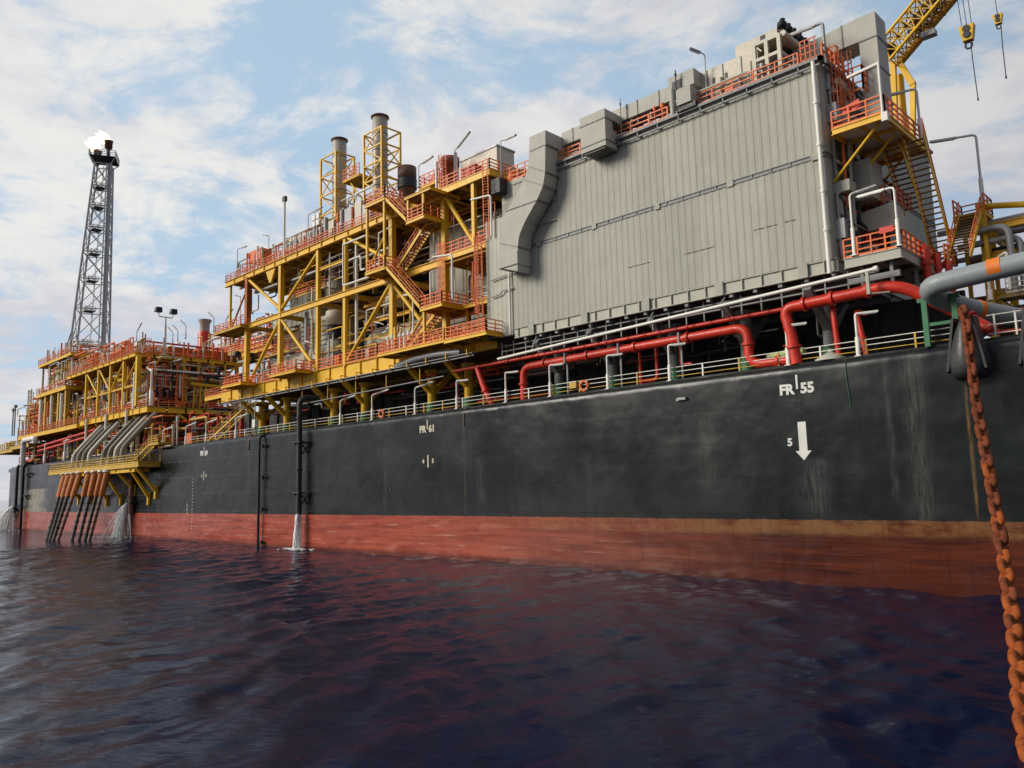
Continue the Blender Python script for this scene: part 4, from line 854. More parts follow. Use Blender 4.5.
# ------------------------------------------------------------------ crane and hooks
cr = thing('pedestal_crane', 'yellow lattice boom crane rising behind the upper right corner', 'crane', (-22.5, 20, 36))
pc_ = at(903, 110, Y=20); MB().tube([(pc_.x, 20, 15), (pc_.x, 20, at(903, 74, Y=20).z)], .3, 16).build('pedestal', 'yellow', cr)
b1, b2 = at(897, 66, Y=19), at(975, -26, Y=19); d = (b2-b1).normalized(); up_ = at(884, 40, Y=21.4)-b1
ups = V((d.z*-1, 0, d.x)).normalized()*-1
if ups.z < 0: ups = -ups
ch4 = [(0, 0), (0, -1.7), (1.9, 0), (1.9, -1.7)]; k = 9; Lb = (b2-b1).length
fn = lambda c, f: b1+d*Lb*f+V((0, c[1], 0))+ups*c[0]
for i, c in enumerate(ch4): MB().tube([fn(c, 0), fn(c, 1)], .34 if i < 1 else .13, 8).build('boom_chord', 'yellow' if i else 'boom', cr)
mb = MB()
for i in range(k):
    for a, b in ((0, 1), (2, 3), (0, 2), (1, 3)): mb.tube([fn(ch4[a], i/k), fn(ch4[b], (i+1)/k)], .06, 6); mb.tube([fn(ch4[b], i/k), fn(ch4[a], i/k)], .06, 6); mb.tube([fn(ch4[b], i/k), fn(ch4[a], (i+1)/k)], .05, 6)
mb.build('boom_lacing', 'yellow2', cr)
mb = MB(); rnd = random.Random(4)
for i in range(110):
    f = .3+.4*rnd.random(); p = fn((.75+rnd.uniform(-.3, .5), -.6), f); mb.tube([p, p+V((rnd.uniform(-.5, .5), rnd.uniform(-.5, .8), rnd.uniform(-.5, .5))), p+V((rnd.uniform(-.9, .9), rnd.uniform(-.5, 1), rnd.uniform(-.9, .9)))], .06, 5)
mb.build('bundled_cable', 'brown', cr)
p = at(929, 34, Y=18.5); MB().box(p-V((.55, .4, .25)), p+V((.55, .4, .2))).bar(p, b1+d*Lb*.42, .12).build('floodlight', 'galv', cr)
p = at(888, 49, Y=18.5); MB().lathe(p, [(.7, -.3), (.8, 0), (.5, .3)], 14).build('swivel', 'dark', cr)
q = at(898, 70, Y=19); MB().bar(at(893, 62, Y=19), at(897, 160, Y=19), .45).bar(at(899, 62, Y=19), at(913, 85, Y=19), .5).bar(at(913, 82, Y=19), at(913, 140, Y=19), .4).build('mast_frame', 'yellow', cr)
def hook(px, py, s_, label, line, wires, boxy):
    c = at(px, py, Y=16); t = thing('crane_hook_block', label, 'crane hook', c)
    MB().hexa([c+V(v)*s_ for v in ((-.35, -.3, -.7), (.35, -.3, -.7), (.35, .3, -.7), (-.35, .3, -.7), (-.55, -.35, .55), (.55, -.35, .55), (.55, .35, .55), (-.55, .35, .55))]).build('block', 'yellow', t)
    for z in (-.25, .25): MB().lathe(c+V((0, -.42, z))*s_, [(.28*s_, 0), (.28*s_, .84*s_)], 14, (0, 1, 0)).build('sheave', 'dark', t)
    MB().tube([c+V((.22*math.cos(a)*1.1, 0, -1.05+.28*math.sin(a)))*s_ for a in np.linspace(R(130), R(420), 14)], .08*s_, 8).bar(c+V((0, 0, -.65))*s_, c+V((0, 0, -.85))*s_, .16*s_).build('hook', 'dark', t)
    mb = MB()
    for o in wires: mb.tube([c+V((o, 0, .5*s_)), c+V((o*1.1-.3, 0, 9))], .03, 5)
    mb.build('hoist_wire', 'dark', t)
    e = at(*line, Y=16); MB().tube([c+V((.15, 0, -.9*s_)), c.lerp(e, .5)+V((.05, 0, 0)), e], .04, 5).tube([e, e-V((0, 0, .2))], .07, 5).build('tag_line', 'dark', t)
hook(967.5, 33, 1.0, 'larger yellow crane hook block with a dangling tag line', (978, 98), (-.35, 0, .35), True)
hook(998, 19, .62, 'smaller yellow crane hook hanging at the far upper right', (1006, 76), (0,), False)

# ================================================================== yellow process module with the stair tower
pm = thing('process_module', 'tall open yellow steel module with chimneys and zigzag stairs, centre of ship', 'module', (-85, 9, 21))
FX = [-106.8, -97.2, -87.7, -81.5, -71.9, -62.6]
for x in FX: column(pm, x, 1.2, 22.2, 38.6 if x > -106 else 31, .62 if x not in (-87.7, -81.5) else .5)
column(pm, -106.8, 1.2, 31.6, 38.6, .7, 'rustor')
for x in (-112.3, ): column(pm, x, 1.2, 31.4, 38.6, .3); brace(pm, (-112, 1.2, 31.6), (-107.4, 1.2, 36.6), .13, 'rustor')
for x in FX:
    for y in (10, 19): column(pm, x, y, 21.5, 38.6, .5)
girder(pm, (-114.6, 1.2, 21.55), (-55, 1.2, 21.55), .5, 1.75, stiff=3.2)
girder(pm, (-106.8, 1.0, 31.15), (-71.9, 1.0, 31.15), .4, .75, stiff=0); girder(pm, (-71.9, 1.2, 31.2), (-55.4, 1.2, 31.2), .4, .8)
girder(pm, (-113.6, 1.0, 38.75), (-62.6, 1.0, 38.75), .45, .85, stiff=3)
girder(pm, (-87.7, 1.2, 35.6), (-81.5, 1.2, 35.6), .3, .4); girder(pm, (-81.5, 4, 27.8), (-71.9, 4, 27.8), .3, .4); girder(pm, (-81.5, 4, 30.0), (-71.9, 4, 30.0), .25, .3)
for y in (10, 19):
    for z in (21.5, 31.1, 38.7): girder(pm, (-113, y, z), (-56, y, z), .4, .7, 'yellow2')
for x in FX:
    for z in (31.1, 38.6): girder(pm, (x, 1.2, z), (x, 19, z), .35, .6, 'yellow2')
br = [((-106.3, 38), (-97.6, 32.3)), ((-96.8, 32.2), (-88.0, 37.9)), ((-97.2, 30.8), (-106, 22.8)), ((-97, 30.6), (-88.3, 22.8)), ((-80.9, 38.2), (-72.4, 33.5)), ((-72.3, 30.6), (-81, 22.8)), ((-71.5, 30.2), (-64.5, 23))]
for a, b in br: brace(pm, (a[0], 1.2, a[1]), (b[0], 1.2, b[1]), .24)
for a, b in (((-106, 38), (-97.5, 32)), ((-97, 32), (-88, 38)), ((-81, 22.5), (-72, 30.5)), ((-88, 22.5), (-97, 30.5)), ((-72, 38), (-63, 32))): brace(pm, (a[0], 10, a[1]), (b[0], 10, b[1]), .2, 'yellow2')
MB().hexa([(-101.3, 1.0, 38.3), (-98.6, 1.0, 38.3), (-98.6, 1.3, 38.3), (-101.3, 1.3, 38.3), (-100.2, 1, 36.4), (-99.8, 1, 36.4), (-99.8, 1.3, 36.4), (-100.2, 1.3, 36.4)]).build('bracket', 'yellow', pm)
# decks
MB().box((-114.5, 1.3, 21.9), (-56, 22, 22.0)).build('lower_deck', 'soffit', pm)
MB().box((-113.5, 1.1, 38.95), (-62.8, 22, 39.1)).build('upper_deck', 'soffit', pm)
MB().box((-106, 10, 31.2), (-57, 22, 31.3)).build('middle_deck', 'soffit', pm)
mb = MB()
for i in range(25): x = -112.5+2*i; mb.bar((x, 1.3, 38.75), (x, 22, 38.75), .12, .35)
mb.build('joist', 'yellow2', pm); mb = MB()
for i in range(8): mb.bar((-113, 3+2.4*i, 38.4), (-63, 3+2.4*i, 38.4), .2, .3)
mb.build('joist', 'yellow2', pm)
mb = MB()
for i in range(29): x = -113+2*i; mb.bar((x, 1.4, 21.6), (x, 22, 21.6), .14, .5)
mb.build('joist', 'soffit', pm)
platform(pm, -114.6, -106.2, -.2, 3.2, 31.3, 'yellow2', .4); guardrail(pm, [(-114.4, 3.1, 31.3), (-114.4, -.1, 31.3), (-106.3, -.1, 31.3)], 'orange', sp=1.3, r=.05)
guardrail(pm, [(-106.2, -.2, 31.3), (-106.2, 1, 31.3)], 'orange')
guardrail(pm, [(-113.4, 21, 39.1), (-113.4, .9, 39.1), (-84, .9, 39.1)], sp=1.5, r=.045)
guardrail(pm, [(-84, .9, 39.1), (-73, .9, 39.1)], sp=1.5, r=.045)
guardrail(pm, [(-113.8, 1.0, 22.45), (-55.5, 1.0, 22.45)], sp=1.4, r=.05, h=1.25)
guardrail(pm, [(-105, 8, 31.3), (-60, 8, 31.3)], sp=1.6, r=.04)
for x0, x1 in ((-109.5, -103.5), (-95.5, -89)): platform(pm, x0, x1, -1.3, .95, 22.5, 'yellow', .35); guardrail(pm, [(x0, .9, 22.5), (x0, -1.2, 22.5), (x1, -1.2, 22.5), (x1, .9, 22.5)], sp=1.0, r=.05, h=1.25)
platform(pm, -121, -113, 1.5, 6, 22.2, 'yellow', .6); guardrail(pm, [(-121, 1.5, 22.2), (-113, 1.5, 22.2)], 'orange', sp=1.2)
# cable tray and yellow pipe hangers under the girder
mb = MB().bar((-113, -.1, 20.35), (-57, -.1, 20.35), .5, .1).bar((-113, -.1, 20.1), (-57, -.1, 20.1), .12, .12); mb.build('cable_tray', 'beam', pm)
for i in range(18):
    x = -112+3.2*i; MB().bar((x, .5, 20.7), (x, -.5, 20.7), .1).bar((x, -.5, 20.15), (x, -.5, 20.75), .1).bar((x, -.5, 20.2), (x, .4, 20.2), .1).build('tray_hanger', 'yellow', pm)
mb = MB().bar((-92, .3, 18.2), (-62, .3, 18.6), .3, .1); mb.build('cable_tray', 'beam', pm)
for x in (-90, -84, -78, -72, -66): MB().bar((x, .3, 18.3), (x, .3, 20.6), .09).build('tray_hanger', 'yellow2', pm)
pipe(pm, [(-70, .2, 20.6), (-66, -.3, 20.9), (-62, -.3, 20.9), (-59, 0, 20.7)], .35, 'galv', name='tray_bend')
MB().box((-104, 13.5, 22.1), (-84, 20, 30.6)).box((-82, 13, 22.1), (-58, 20, 30.9)).build('infill_block', 'under', pm); MB().box((-101, 15, 31.4), (-60, 20, 38.2)).build('infill_block', 'under', pm)  # dark boxes added to shut out sky and deepen the interior shade
# stair tower
YO, YI = -1.6, .9
def landing(x0, x1, z, y0=YO, y1=YI, dep=.4, rails='LFR'):
    platform(pm, x0, x1, y0, y1, z, 'yellow', dep)
    pts = ([(x0, y1, z)] if 'L' in rails else [])+[(x0, y0, z), (x1, y0, z)]+([(x1, y1, z)] if 'R' in rails else [])
    guardrail(pm, pts, sp=1.0, r=.05, h=1.2)
landing(-73.3, -69.6, 39.7); landing(-65.7, -62.7, 35.8, y1=2.3); landing(-73.3, -69.6, 31.7); landing(-63.5, -60.0, 25.8, y1=3.6); landing(-71, -59.7, 21.95, dep=.35, rails='L'); landing(-59.7, -53.6, 21.85, dep=.4)
stair(pm, (-65.6, YO+.1, 35.8), (-69.7, YO+.1, 39.6), (0, 1.1, 0), n=14)
stair(pm, (-69.7, .2, 31.8), (-64.6, .2, 35.7), (0, 1.2, 0), n=15)
stair(pm, (-63.5, YO+.1, 25.8), (-69.6, YO+.1, 31.6), (0, 1.1, 0), n=20)
stair(pm, (-68.5, .3, 22), (-63.2, .3, 25.6), (0, 1.1, 0), n=14)
for x, y, z0, z1 in ((-73.1, YO+.15, 31.8, 39.4), (-69.8, YO+.15, 31.8, 39.4), (-63, YO+.15, 22.1, 25.5), (-65.5, YO+.15, 35.9, 38.4), (-62.9, YO+.15, 35.9, 38.4), (-59.9, 1.8, 22, 25.6), (-68.0, YO+.15, 22, 24.5)): column(pm, x, y, z0, z1, .26)
brace(pm, (-69.8, YO+.15, 35.2), (-72.8, YO+.15, 32), .12); brace(pm, (-63, YO+.2, 25.3), (-66.3, YO+.2, 22.1), .12); brace(pm, (-66, 1.1, 26.6), (-63.2, 1.1, 22.6), .1)
platform(pm, -66.0, -61.6, YO, 2.6, 38.5, 'yellow', .3)
# right bay under the high roof deck
column(pm, -57.6, .9, 31.7, 39.0, .42); brace(pm, (-62.2, 1.0, 38.2), (-57.9, 1.0, 32.2), .24)
platform(pm, -62.6, -54.9, .6, 12, 39.1, 'yellow', .75, jsp=2.5)
guardrail(pm, [(-62.6, .7, 39.1), (-57.0, .7, 39.1)], sp=1.1, r=.05, h=1.25); guardrail(pm, [(-57.0, .7, 39.1), (-55, .7, 39.1), (-55, 12, 39.1)], sp=1.2, r=.05)
platform(pm, -62.4, -54.8, .8, 6, 31.65, 'yellow', .6); guardrail(pm, [(-62.2, .9, 31.7), (-54.8, .9, 31.7), (-54.8, 4, 31.7)], sp=1.0, r=.055, h=1.25)
guardrail(pm, [(-64, 1.6, 31.7), (-58, 1.6, 31.7)], sp=1.1)
ladder(pm, (-56.2, .2, 21.95), 10.2, (0.25, -1, 0)); ladder(pm, (-55.2, .3, 31.7), 8.2, (.3, -1, 0), cage=False)
mb = MB()
for i in range(6): mb.bar((-63.1+.22*i, .55, 26.0), (-63.1+.22*i, .55, 33.2), .05)
for z in np.arange(26.5, 33.3, .8): mb.bar((-63.1, .55, z), (-61.9, .55, z), .06)
mb.build('ladder_guard', 'orange', pm)
guardrail(pm, [(-60, 3.5, 25.9), (-56.5, 3.5, 25.9)], sp=.9, r=.05); platform(pm, -60, -55, 1.2, 7, 25.85, 'yellow', .4)
# pipework and vents of the module
for a in (((-80.8, .4, 37.2), (-80.8, .4, 32.0), (-73, .4, 32.0)), ((-80.8, .4, 37.2), (-76, .4, 37.2), (-76, 3, 37.2)), ((-80, .9, 35.2), (-77.8, .9, 35.2), (-77.8, .9, 33.4), (-74, .9, 33.4))): pipe(pm, a, .13, 'white', name='pipe')
for a, r, mt_ in ((((-92.2, 2.2, 31), (-92.2, 2.2, 24.6), (-93.2, 4, 24.6)), .28, 'galv'), (((-90.6, 2, 34), (-90.6, 2, 23)), .1, 'white'), (((-80.3, 2, 38), (-80.3, 2, 22.5)), .2, 'white'), (((-86.6, 2.2, 38), (-86.6, 2.2, 31.4)), .14, 'white'), (((-72.9, 0, 36.6), (-72.9, 0, 32.1)), .09, 'white'), (((-72.9, 0, 36.6), (-70.6, 0, 36.8)), .09, 'white')): pipe(pm, a, r, mt_, name='pipe')
for a in (((-62.6, -.9, 29.6), (-62.6, -.9, 26)), ((-61.8, -1.2, 31), (-58.8, -1.2, 30.6), (-58.8, -1.2, 26)), ((-57.3, .2, 36.3), (-54.4, .2, 36), (-54.4, .2, 31.8)), ((-68.5, .1, 28.4), (-66.8, .1, 28.2), (-66.8, .1, 24))): pipe(pm, a, .11, 'white', rad=.4, name='pipe')
for i in range(7): MB().tube([(-72.2+.75*i, .75, 22.5), (-72.2+.75*i, .75, 24.4+.15*(i % 2))], .17, 8).tube([(-72.2+.75*i, .75, 24.0), (-72.2+.75*i, .75, 24.3)], .26, 8).build('vent_post', 'white', pm)
clutter(pm, (-106, -58), (3, 14), (33, 38.2), 40, ['dark', 'galv', 'beam', 'brown', 'beige', 'dark'], (.05, .16), 41)
clutter(pm, (-112, -63), (1.6, 4), (32, 38), 34, ['yellow', 'beige', 'galv', 'white', 'brown', 'yellow2'], (.045, .1), 141, steps=(2, 4))
clutter(pm, (-112, -57), (1.6, 4), (22.6, 30.5), 34, ['yellow', 'beige', 'white', 'orange', 'brown', 'yellow2'], (.045, .1), 142, steps=(2, 4))
clutter(pm, (-64, -56), (1.5, 5), (26.2, 37), 16, ['beige', 'white', 'galv', 'orange'], (.05, .12), 143)
for i, x in enumerate((-104, -93.5, -84.6, -78)):
    mb = MB().bar((x-3, 2.4, 36.4-.3*i), (x+4, 2.4, 36.4-.3*i), .5, .08).bar((x-3, 2.15, 36.5-.3*i), (x+4, 2.15, 36.5-.3*i), .03, .16).bar((x-3, 2.65, 36.5-.3*i), (x+4, 2.65, 36.5-.3*i), .03, .16); mb.build('cable_ladder', 'galv', pm)
    MB().box((x-.4, 1.9, 22.1), (x+.5, 2.5, 24.0)).build('local_panel', ('beige', 'white', 'orange', 'lgrey')[i], pm)
    MB().bar((x+2.2, 1.5, 26.8), (x+3.2, 1.5, 26.5), .22, .12).tube([(x+3.2, 1.5, 26.5), (x+3.9, 1.5, 26.2)], .05, 6).build('area_light', 'white', pm)
girder(pm, (-97, 2.6, 33.8), (-88, 2.6, 33.8), .2, .3, 'yellow2'); girder(pm, (-106, 2.8, 26.6), (-97.6, 2.8, 26.6), .2, .3, 'yellow2'); girder(pm, (-87.4, 2.8, 25.4), (-72.4, 2.8, 25.4), .2, .3, 'yellow2')
guardrail(pm, [(-106, 2.6, 26.8), (-97.6, 2.6, 26.8)], sp=1.2, r=.04); guardrail(pm, [(-97, 2.4, 34), (-88, 2.4, 34)], sp=1.2, r=.04)
clutter(pm, (-106, -58), (2.2, 9), (22.6, 30.5), 30, ['galv', 'beige', 'brown', 'dark', 'white', 'yellow2'], (.05, .14), 42)
vents(pm, (-112, -80), (1.0, 2.2), 39.1, 34, ['white', 'white', 'beige', 'galv', 'orange'], (1.2, 3.6), .1, 43)
clutter(pm, (-112, -76), (1.2, 4), (39.4, 42.4), 40, ['orange', 'beige', 'white', 'galv', 'orange'], (.05, .13), 44)
# equipment inside and on top of the module
def eq(name, label, cat, loc): return thing(name, label, cat, loc)
t = eq('equipment_house', 'grey ribbed box with rounded top corner high inside the yellow module', 'enclosure', (-100, 7, 31.3))
mb = ribbed(-104.2, -95.6, 6.5, 31.35, 35.6, 1.5, .1); mb.build('cladding', 'lgrey', t); MB().prism([(-104.2, 31.3), (-95.6, 31.3), (-95.6, 34.8), (-96.4, 35.6), (-104.2, 35.6)], 6.55, 14).build('body', 'lgrey', t)
t = eq('equipment_house', 'pale stacked crate-like enclosure behind the left rusty column', 'enclosure', (-108, 8, 31.3)); MB().box((-112, 8, 31.35), (-104.6, 13, 34.3)).build('body', 'lgrey', t)
mb = MB()
for i in range(6): mb.box((-112+1.4*i, 7.95, 31.4), (-111.93+1.4*i, 8, 34.25))
mb.box((-112, 7.94, 33), (-104.6, 8, 33.08)); mb.build('panel_joint', 'beam', t)
t = eq('turbine_package', 'long grey horizontal turbine package on the lower deck behind orange rails', 'turbine', (-98, 5, 22)); MB().box((-105, 4, 22.05), (-88.8, 9, 26.3)).build('enclosure', 'lgrey', t)
for x in (-104, -99.6, -95.2): MB().box((x, 3.93, 22.3), (x+4, 4, 25.9)).build('door', 'beige', t)
MB().box((-97.2, 4.3, 26.3), (-89.4, 8, 30.6)).build('intake_house', 'lgrey', t); mb = MB()
for i in range(6): mb.box((-97.2, 4.2, 26.6+.65*i), (-89.4, 4.3, 26.75+.65*i))
mb.build('louvre', 'beam', t); MB().box((-102.5, 4.6, 26.9), (-98, 7, 29.6)).build('valve_skid', 'brown', t)
t = eq('turbine_package', 'pale rounded casing on the lower deck behind the right orange rails', 'turbine', (-76, 5, 22))
MB().lathe((-80.5, 6, 25), [(1.2, -.6), (2.1, -.5), (2.2, 0)]+[(2.2, 2+k*3) for k in range(4)]+[(1.4, 12)], 22, (1, 0, 0)).build('casing', 'lgrey', t); MB().box((-80, 4.5, 22.05), (-69, 7.5, 23.4)).build('skid', 'beam', t); MB().lathe((-81.6, 6, 25), [(1.7, -.3), (1.9, .9)], 22, (1, 0, 0)).build('inlet_ring', 'black', t)
for x, l in ((-89.6, 'left beige silencer column with dark bellows inside the yellow module'), (-76.6, 'right beige silencer column with dark bellows inside the yellow module')):
    t = eq('exhaust_silencer', l, 'silencer', (x, 5, 22)); y = 5.2
    for z0, z1 in ((29.0, 31.0), (32.0, 35.0)): MB().lathe((x, y, z0), [(1.35, 0), (1.45, .1), (1.45, z1-z0-.1), (1.35, z1-z0)], 22).build('shell', 'beige', t)
    for z0, z1 in ((27.2, 29.0), (31.0, 32.0), (35.0, 38.4)):
        n_ = max(3, int((z1-z0)/.28)); MB().lathe((x, y, z0), [(1.1+(.12 if k % 2 else 0), (z1-z0)*k/n_) for k in range(n_+1)], 20).build('bellows', 'brown' if z1 > 36 else 'black', t)
    MB().lathe((x, y, 22.05), [(1.0, 0), (1.3, 1), (1.3, 4.5), (1.0, 5.15)], 20).build('base_stack', 'lgrey', t)
t = eq('equipment_house', 'grey clad box behind the middle flight of the stair tower', 'enclosure', (-66, 6, 26)); mb = ribbed(-71, -57.5, 6, 25, 37.2, 1.6, .1); mb.build('cladding', 'lgrey', t); MB().box((-71, 6.06, 24.8), (-57.5, 12, 37.2)).build('body', 'lgrey', t)
def stack(px, pyt, Y, zb, label, dia=1.5):
    p = at(px, pyt, Y=Y); t = thing('exhaust_stack', label, 'chimney', (p.x, Y, zb)); r = dia/2; h = p.z-zb
    MB().lathe((p.x, Y, zb), [(r*1.15, 0), (r*1.15, h*.25), (r, h*.28), (r, h*.55), (r, h-.1), (r*.9, h), (r*.86, h-.6)], 24).build('flue', 'stack', t)
    mb = MB().lathe((p.x, Y, p.z-.22), [(r*1.02, 0), (r*1.2, .05), (r*1.2, .22), (r*.95, .24)], 24)
    mb.build('rim', 'brown', t)
    for f in (.4, .55, .7, .84): MB().lathe((p.x, Y, zb+h*f), [(r*1.01, 0), (r*1.05, .03), (r*1.05, .12), (r*1.01, .15)], 24).build('stiffening_ring', 'ductr', t)
    return p
def tower(pl, pc, Y, zb, bays, label, right_px):
    a = at(*pl, Y=Y); c = at(*pc, Y=Y); w = c.x-a.x
    yb = at(right_px[0], right_px[1], X=c.x).y; yb = max(Y+2.2, min(yb, Y+5)); t = thing('stack_support_tower', label, 'lattice tower', (a.x, Y, zb)); zt = c.z
    P4 = [(a.x, Y), (c.x, Y), (c.x, yb), (a.x, yb)]
    for x, y in P4: column(t, x, y, zb, zt, .24, name='leg')
    mb = MB(); dz = (zt-zb)/bays
    for k in range(bays+1):
        z = zb+dz*k; bm = MB()
        for i in range(4):
            p, q = P4[i], P4[(i+1) % 4]; bm.bar((*p, z-.05), (*q, z-.05), .16)
            if k < bays: mb.bar((*(p if k % 2 else q), z), (*(q if k % 2 else p), z+dz), .12)
        bm.build('ring_beam', 'yellow', t)
    mb.build('diagonal', 'yellow', t); return P4
tower((321, 161), (336, 151), 4, 39.1, 5, 'left yellow lattice tower around a chimney', (354, 157))
stack(339.5, 140, 6.2, 39.1, 'left steel chimney with a dark rim inside the yellow lattice tower', 1.95)
tower((364, 136.5), (381.6, 125.5), 4, 39.7, 6, 'right, taller yellow lattice tower around a chimney', (400, 131))
stack(380, 117, 6.2, 39.7, 'right, taller steel chimney with a dark rim inside the lattice tower', 2.0)
t = thing('exhaust_stack', 'short wide brown exhaust stub between tall chimney and roof deck', 'chimney', (-72, 6, 40)); p = at(407, 168, Y=7); MB().lathe((p.x, 7, 39.1), [(1.05, 0), (1.05, p.z-40.6), (1.2, p.z-40.5), (1.2, p.z-39.1), (1.05, p.z-39.1), (1.05, p.z-39.8)], 22).build('flue', 'brown', t); MB().lathe((p.x, 7, 39.1), [(1.25, p.z-41.9), (1.25, p.z-40.7)], 22).build('collar', 'dark', t)
t = thing('catwalk', 'orange railed catwalk joining both chimney towers', 'catwalk', (-82, 6, 45)); p0, p1 = at(352, 184, Y=6), at(368, 176, Y=6); platform(t, p0.x, p1.x, 4.6, 7.5, p0.z, 'yellow', .3); guardrail(t, [(p0.x, 4.6, p0.z), (p1.x, 4.6, p0.z)], sp=.8, r=.05, h=1.5); brace(t, (p0.x+1, 5, p0.z-.2), (p1.x, 5, p0.z-3.5), .12)
t = eq('rooftop_container', 'beige flat topped box among the orange rails, left on the yellow module', 'container', (-96, 6, 39.1)); MB().box((-99.3, 2.4, 39.2), (-90, 6, 42.5)).build('body', 'beige', t); mb = MB()
for i in range(8): mb.box((-99.1+1.25*i, 2.33, 39.3), (-99.0+1.25*i, 2.4, 42.4))
mb.each('rib', 'ductr', t)
t = eq('rooftop_cabinet', 'orange cabinet box on raised legs at the upper left of the module', 'cabinet', (-106, 4, 40)); MB().box((-107.6, 1.6, 40.9), (-104.0, 4, 42.6)).build('body', 'orange', t)
for x, y in ((-107.4, 1.8), (-104.2, 1.8), (-104.2, 3.8), (-107.4, 3.8)): MB().bar((x, y, 39.1), (x, y, 40.9), .16).build('leg', 'orange', t)
t = eq('filter_tower', 'stepped beige and orange machinery between the lattice towers', 'machinery', (-83, 3, 39.1))
for i, (x0, x1, y, z1, mt_) in enumerate(((-86.2, -84.4, 1.3, 41.6, 'beige'), (-84.0, -82.6, 1.5, 41.0, 'galv'), (-82.3, -80.4, 1.3, 42.2, 'galv'), (-80.0, -78.6, 1.5, 42.6, 'beige'), (-78.2, -76.6, 1.4, 41.8, 'galv'))): MB().box((x0, y, 39.15), (x1, y+2, z1)).build('housing', mt_, t)
clutter(t, (-87, -74), (1.2, 3.4), (39.5, 44), 22, ['white', 'galv', 'beige', 'white', 'yellow'], (.06, .14), 46)
for x in (-88.6, -86, -82.3): MB().tube([(x, 1.2, 38.9), (x, 1.2, 42.2)], .24, 10).build('vent_pipe', 'galv', t)
t = eq('process_vessel', 'upright red round vessel on the right roof deck of the yellow module', 'vessel', (-60.5, 3, 39.6)); vx = at(450, 165, Y=2.2).x; MB().lathe((vx, 2.2, 39.15), [(.95, 0), (.95, 3.0), (1.05, 3.0), (1.05, 3.9), (.9, 3.9), (.9, 3.4)], 22).build('shell', 'redox', t); ladder(t, (vx+.3, 1.1, 39.15), 3.8, (0, -1, 0))
for x in (-63.6, -60.4): MB().tube([(x, 1.0, 39.1), (x, 1.0, 42.6)], .17, 10).build('standpipe', 'white', t)
t = eq('rooftop_container', 'beige container with flat lid beside the red vessel', 'container', (-57, 6, 39.6)); MB().box((-61.2, 2.4, 39.2), (-55.6, 5, 42.2)).build('body', 'beige', t); MB().box((-61.3, 2.3, 42.2), (-55.5, 5.1, 42.4)).build('lid', 'galv', t)
t = eq('equipment_box', 'bright red box against the rail of the right roof deck', 'box', (-58.4, 1.2, 39.6)); MB().hexa([(-59.4, .9, 39.15), (-57.2, .9, 39.15), (-57.2, 2.0, 39.15), (-59.4, 2.0, 39.15), (-59.2, .9, 40.2), (-57.2, .9, 40.2), (-57.2, 2.0, 40.2), (-59.2, 2.0, 40.2)]).build('body', 'red', t); MB().box((-59.3, .84, 40.2), (-57.1, 2.06, 40.3)).build('lid', 'orange', t)
t = eq('raised_platform', 'small yellow raised platform with orange rails left of the red vessel', 'platform', (-64, 4, 40)); platform(t, -67.4, -63.9, 1.6, 4, 40.9, 'yellow', .3); guardrail(t, [(-67.4, 4, 40.9), (-67.4, 1.6, 40.9), (-63.9, 1.6, 40.9)], sp=.9, r=.05, h=1.3); MB().box((-66, 2.2, 40.95), (-63.9, 3.6, 42.2)).build('motor_box', 'red', t)
for x in (-67.2, -64.1): column(t, x, 1.8, 38.6, 40.6, .22)
brace(t, (-67, 1.8, 40.5), (-65.6, 1.8, 38.7), .1); brace(t, (-64.3, 1.8, 40.5), (-65.6, 1.8, 38.7), .1)
t = eq('equipment_box', 'orange machinery lump on the annex roof beside the S shaped duct', 'machinery', (-52.8, 3, 36)); MB().box((-54.6, 2, 33.5), (-51.6, 6, 37.6)).build('housing', 'lgrey', t); MB().box((-55, .9, 36.4), (-53.8, 2, 37.9)).build('hood', 'dark', t)
guardrail(t, [(-54.4, 2.0, 37.6), (-48.2, 2.0, 37.6)], sp=1.1, r=.05, h=1.4); MB().lathe((-53.4, 2.6, 37.6), [(.6, 0), (.8, .4), (.5, 1.1), (.3, 1.3)], 14).build('motor', 'orange', t); MB().box((-53, 2.2, 37.6), (-51.6, 4, 38.5)).build('motor_box', 'rustor', t)
for l, b, h, arm, hd, tl in (('gooseneck lamp at the left end of the raised rooftop platform', (-67.3, 1.5, 40.9), 2.6, (.6, 0, 0), 1.9, .12), ('slanting lamp rising right of the red roof vessel', (-60.4, .8, 39.1), 3.6, (.5, 0, 0), 2.0, .55), ('gooseneck lamp between the yellow module roof and the S shaped duct', (-54.2, 1.6, 37.6), 4.4, (.5, 0, 0), 1.7, -.02),
        ('gooseneck lamp below the left chimney tower on the yellow module', (-90.2, 1.1, 39.1), 4.6, (1.2, 0, 0), 2.2, .05), ('thin gooseneck lamp at the far left edge of the yellow module roof', (-110.2, 1.1, 39.1), 4.6, (.7, .2, 0), 1.2, .06), ('lamp with flat head behind the orange cabinet on the module roof', (-104.2, 3, 39.1), 5.6, (-.4, 0, 0), 1.4, .3)):
    lamp_post(l, b, h, arm, 'galv', .06, tl, hd)
t = thing('mast_light', 'tall white mast with a lamp on top left of the chimneys', 'mast', (-101.5, .8, 39)); MB().tube([(-96.2, 1.0, 39.1), (-96.2, 1.0, 47.4)], .17, 8).build('mast', 'white', t); MB().box((-96.55, .8, 47.2), (-95.85, 1.2, 47.9)).build('lamp_head', 'dark', t)
t = thing('cctv_pole', 'white floodlight frame on a post left of the chimneys', 'floodlight', (-87.5, 1, 39.1)); MB().tube([(-88.2, 1.2, 39.1), (-88.2, 1.2, 42)], .1, 6).build('post', 'white', t)
for x in (-88.6, -87.6): 
    for z in (41.6, 42.5): MB().box((x-.35, .9, z), (x+.35, 1.2, z+.65)).build('lamp_head', 'white', t)

